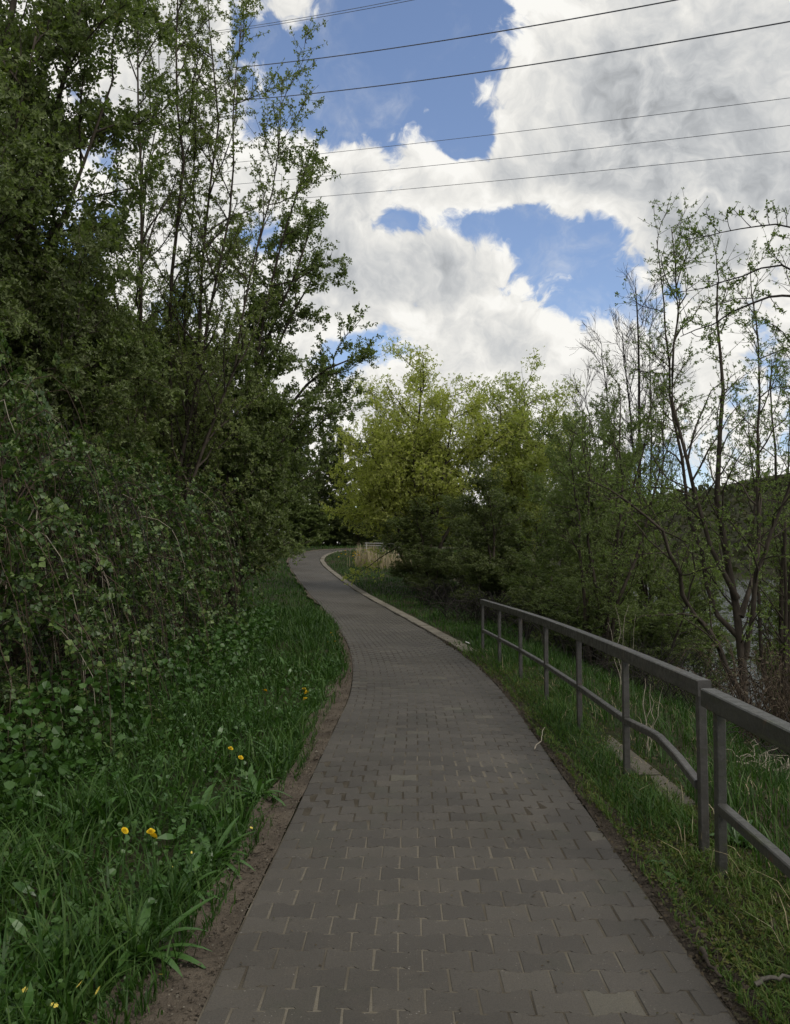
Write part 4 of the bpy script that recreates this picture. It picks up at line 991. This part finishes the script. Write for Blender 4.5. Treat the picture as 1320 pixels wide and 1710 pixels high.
# low clover-like ground cover between the blades
def cover(name, label, seed, n, smin, smax, tfun, hmax, size, mat, shape='round'):
    r = np.random.default_rng(seed); s = np.exp(r.uniform(math.log(smin), math.log(smax), n)); a, b_ = tfun(s); t = a + (b_ - a) * r.random(n)
    x, y, _ = pathpt(s, t); pat = np.sin(x * 4 + 1.5 * np.sin(y * 2.3)) * np.sin(y * 3.3 + x); k = r.random(n) < .35 + .6 * (pat > .0); x, y, s = x[k], y[k], s[k]
    P = np.stack([x, y, zr(x, y) + hmax * r.random(len(x)) ** 1.3], 1); V, fs = leaves(r, P, nrm(r.normal(0, 1, P.shape)), size * r.uniform(.5, 1.3, len(x)) * np.maximum(1, s / 9) ** .5, shape, 1.1)
    return link(name, mesh_np(name, V, fs, mat), label=label, category='ground cover', kind='stuff')
cover('ground_herbs', 'small round-leaved herbs among the grass left of the path', 1, 18000, 2.0, 14, lambda s: (-(1.0 + wl(s)), -3.2 + 0 * s), .17, .028, 'leaf_herb')
cover('ground_herbs', 'scattered dock and sorrel leaves rising through the left verge grass', 7, 2400, 2.0, 13, lambda s: (-(1.05 + wl(s)), -3.0 + 0 * s), .16, .105, 'leaf_dock', 'lance')
cover('ground_herbs', 'low herbs along the fringe of the bare earth edge', 2, 5000, 2.0, 14, lambda s: (-(.95 + wl(s) * .8), -(1.15 + wl(s))), .06, .02, 'leaf_herb')
cover('ground_herbs', 'mossy herbs between the paving and the railing', 3, 22000, 2.0, 14, lambda s: (.95 + wr(s) * .35, 1.75 + 0 * s), .022, .013, 'leaf_moss')
cover('leaf_litter', 'brown leaf litter at the right edge of the paving', 4, 4200, 2.0, 18, lambda s: (.93 + 0 * s, 1.05 + wr(s)), .006, .016, 'leaf_dead')
cover('leaf_litter', 'brown leaf litter on the footing and bank grass', 5, 5200, 3.0, 14, lambda s: (1.35 + 0 * s, 3.4 + 0 * s), .012, .026, 'leaf_dead')
cover('ground_herbs', 'nettle-like herbs at the foot of the bramble hedge', 6, 12000, 4, 20, lambda s: (-2.45 + 0 * s, -3.9 + 0 * s), .70, .055, 'leaf_herb')

r = np.random.default_rng(17); n = 420; ls = np.exp(r.uniform(math.log(2.2), math.log(18), n)); lt = r.uniform(-.94, .94, n); lx, ly, _ = pathpt(ls, lt)
V, fs = leaves(r, np.stack([lx, ly, prof(ly) + sag(ls, lt) + .004], 1), np.c_[r.normal(0, 1, (n, 2)), np.zeros(n)], r.uniform(.006, .018, n), 'diamond', 3.0, .2)
link('leaf_litter', mesh_np('leaf_litter', V, fs, 'leaf_dead'), label='tiny dry scraps of leaf scattered over the paving', category='litter', kind='stuff')

# ------------------------------------------------------------------ broad-leaved weeds and flowers
def weed_leaf(ln, wd, lift, droop, seg=7):
    V, f = [], []
    for k in range(seg + 1):
        t = k / seg; r_ = ln * t * math.cos(lift * (1 - .4 * t)); z = ln * (math.sin(lift) * t - droop * t * t); ww = wd * (.18 + .82 * math.sin(math.pi * min(1, .12 + t * .86)) ** .9) * (1 if t < .98 else .08)
        V += [(-ww / 2, r_, z + .18 * ww), (0, r_, z), (ww / 2, r_, z + .18 * ww)]
    for k in range(seg):
        a = 3 * k; f += [[a, a + 1, a + 4, a + 3], [a + 1, a + 2, a + 5, a + 4]]
    return np.array(V), np.array(f)
def ground_px(px, py, lift=0):
    rr = ray(px, py); t = -(CAMZ - .03 - lift) / rr.z; return rr.x * t, rr.y * t
def weed(label, seed, px, py, n, ln, wd, group='broad-leaved weeds on the left verge', name='dock_plant', mat='leaf_dock', lift=(.5, 1.25)):
    x, y = ground_px(px, py); b = np.array(G(x, y)); r = np.random.default_rng(seed); root = thing(name, label, 'weed', tuple(b), group)
    for i in range(n):
        V, f = weed_leaf(ln * r.uniform(.6, 1.15), wd * r.uniform(.7, 1.2), r.uniform(*lift), r.uniform(.15, .75)); a = i * 2.399 + r.normal(0, .3); c, s_ = math.cos(a), math.sin(a)
        V = np.stack([V[:, 0] * c - V[:, 1] * s_, V[:, 0] * s_ + V[:, 1] * c, V[:, 2]], 1); link('leaf', mesh_np('leaf', V, [f], mat, True), root)
weed('broad-leaved dock with upright leaves near the lower left corner', 1, 95, 1610, 10, .34, .062)
weed('plantain clump overhanging the bare earth, lower left', 2, 235, 1600, 18, .34, .042, lift=(.25, 1.1))
weed('plantain clump beside the earth edge above the lower one', 3, 300, 1500, 14, .28, .038, lift=(.3, 1.1))
weed('plantain tuft at the grass edge below the pair of dandelions', 4, 355, 1440, 13, .26, .034, lift=(.3, 1.1))
weed('plantain tuft leaning onto the earth near the middle left', 5, 430, 1330, 15, .30, .036, lift=(.3, 1.1))
weed('large dock leaf cluster at the left edge of the frame', 6, 5, 1480, 6, .26, .085)
weed('dock plant in the grass left of the dandelion pair', 7, 335, 1375, 9, .30, .05)
weed('small dock in the lower left corner among yellow stars', 8, 40, 1690, 8, .16, .055, lift=(.3, .9))
weed('plantain tuft at the grass edge farther up the path', 9, 462, 1270, 12, .30, .036)
weed('dock plant standing in grass before the bramble', 10, 235, 1245, 8, .30, .06)
weed('dock plant under the hedge beside long curved grass', 11, 320, 1190, 8, .34, .07)
weed('leafy dock close to the left edge under the low bramble', 12, 130, 1400, 9, .30, .05)
weed('rosette weed near the foot of the near railing post', 13, 1130, 1470, 9, .10, .03, 'weeds on the right verge', 'rosette_weed', 'leaf_herb', (.2, .6))
weed('rosette weed at the right margin of the paving', 14, 1105, 1440, 7, .09, .028, 'weeds on the right verge', 'rosette_weed', 'leaf_herb', (.2, .6))
weed('leafy weed behind the near lower bar', 15, 1235, 1400, 10, .2, .06, 'weeds on the right verge', 'rosette_weed', 'leaf_herb', (.4, 1.2))

def petal_head(n, rings, rad, dome, wd, mat, name):
    V, f = [], []
    for k in range(rings):
        rr = rad * (1 - k / (rings + .5)); 
        for i in range(n):
            a = 2 * math.pi * (i + .5 * (k % 2)) / n; c, s_ = math.cos(a), math.sin(a); b = len(V); z0 = dome * k / rings
            for (u, v_, z) in ((-wd / 3, rr * .08, z0), (wd / 3, rr * .08, z0), (wd / 2, rr * .85, z0 + dome * .30), (0, rr, z0 + dome * .25), (-wd / 2, rr * .85, z0 + dome * .30)): V.append((u * c + v_ * s_, -u * s_ + v_ * c, z))
            f.append([b, b + 1, b + 2, b + 3, b + 4])
    return mesh_np(name, np.array(V), [np.array(f)], mat)
me_dand = petal_head(16, 4, .021, .016, .006, 'petal_yellow', 'flower_head'); me_star = petal_head(8, 1, .015, .010, .0075, 'petal_pale', 'flower_head')
def flower(name, label, group, px, py, h, me, tilt=(0, 0), d=None, scale=1.0):
    if d is None: x, y = ground_px(px, py, h)
    else: p = at(px, py, d); x, y = p.x, p.y
    z = zp(x, y); zt = (0.03 + h if d is None else max(p.z, z + .03)); root = thing(name, label, 'flower', (x, y, z), group)
    V, fs = tubes(np.array([[[.02, .03, -.02], [.012, .01, (zt - z) * .6], [0, 0, zt - z]]]), np.array([[.0022, .002, .0018]]) * max(1, scale * .7), 5); link('stalk', mesh_np('stalk', V, fs, 'leaf_herb', True), root)
    o = link('flower_head', me, root, (0, 0, zt - z)); o.rotation_euler = (tilt[0], tilt[1], random.random() * 6); o.scale = (scale,) * 3
random.seed(4)
DG = 'dandelions in the left verge'
flower('dandelion', 'single dandelion left of the pair', DG, 208, 1388, .26, me_dand, (.7, -.3))
flower('dandelion', 'upper dandelion of the overlapping pair', DG, 252, 1390, .30, me_dand, (.2, -.1), scale=1.05)
flower('dandelion', 'lower dandelion of the overlapping pair', DG, 256, 1398, .285, me_dand, (.75, .2), scale=1.05)
flower('dandelion', 'dandelion above the long curved grass, left of its neighbour', DG, 385, 1251, .26, me_dand, (.4, .1))
flower('dandelion', 'dandelion just right of and below its neighbour, mid verge', DG, 402, 1266, .25, me_dand, (.5, .3))
flower('dandelion', 'dandelion far up the verge, close to the hedge side', DG, 443, 1154, .28, me_dand, (.4, 0), scale=1.2)
SG = 'pale yellow star flowers'
flower('celandine', 'yellow star flower nearest the lower left corner', SG, 41, 1655, .12, me_star, (.6, 0))
flower('celandine', 'yellow star flower left of the earth edge, lower of two', SG, 164, 1655, .11, me_star, (.9, .3))
flower('celandine', 'yellow star flower above and left of the earth-edge one', SG, 133, 1645, .14, me_star, (.8, .2))
flower('celandine', 'lowest yellow star flower near the bottom edge', SG, 90, 1680, .10, me_star, (.3, 0))
flower('celandine', 'tiny yellow flower at the border of bare earth, lower left', SG, 269, 1628, .03, me_star, (.5, 0), scale=.7)
flower('celandine', 'tiny pale flower between the dandelion pair and the earth', SG, 287, 1447, .12, me_star, (.5, 0), scale=.6)
flower('celandine', 'tiny pale flower on the grass edge above the plantain', SG, 420, 1383, .06, me_star, (.5, 0), scale=.7)
flower('celandine', 'tiny yellow flower right of the dandelion pair', SG, 320, 1424, .12, me_star, (.5, 0), scale=.6)
rf = random.Random(8)
for px, py in [(508, 1152), (512, 1157), (510, 1168), (443, 1010), (510, 1022), (520, 1018), (550, 1068), (556, 1062), (560, 1072), (553, 1058), (548, 1073), (500, 1028), (474, 1027)]:
    flower('dandelion', 'small dandelion dot in the distant grass left of the path', 'dandelions far along the left verge', px, py, .12, me_dand, (.5, 0), scale=1.5)
for i in range(16):
    flower('dandelion', 'bright dandelion in the patch beside the dry reeds', 'dandelion patch at the bend', 572 + rf.gauss(14, 11), 925 + rf.gauss(0, 4.5), 0, me_dand, (.5, 0), d=50.5 + rf.gauss(0, .6), scale=2.8)
print('TRIS', TRIS[0])
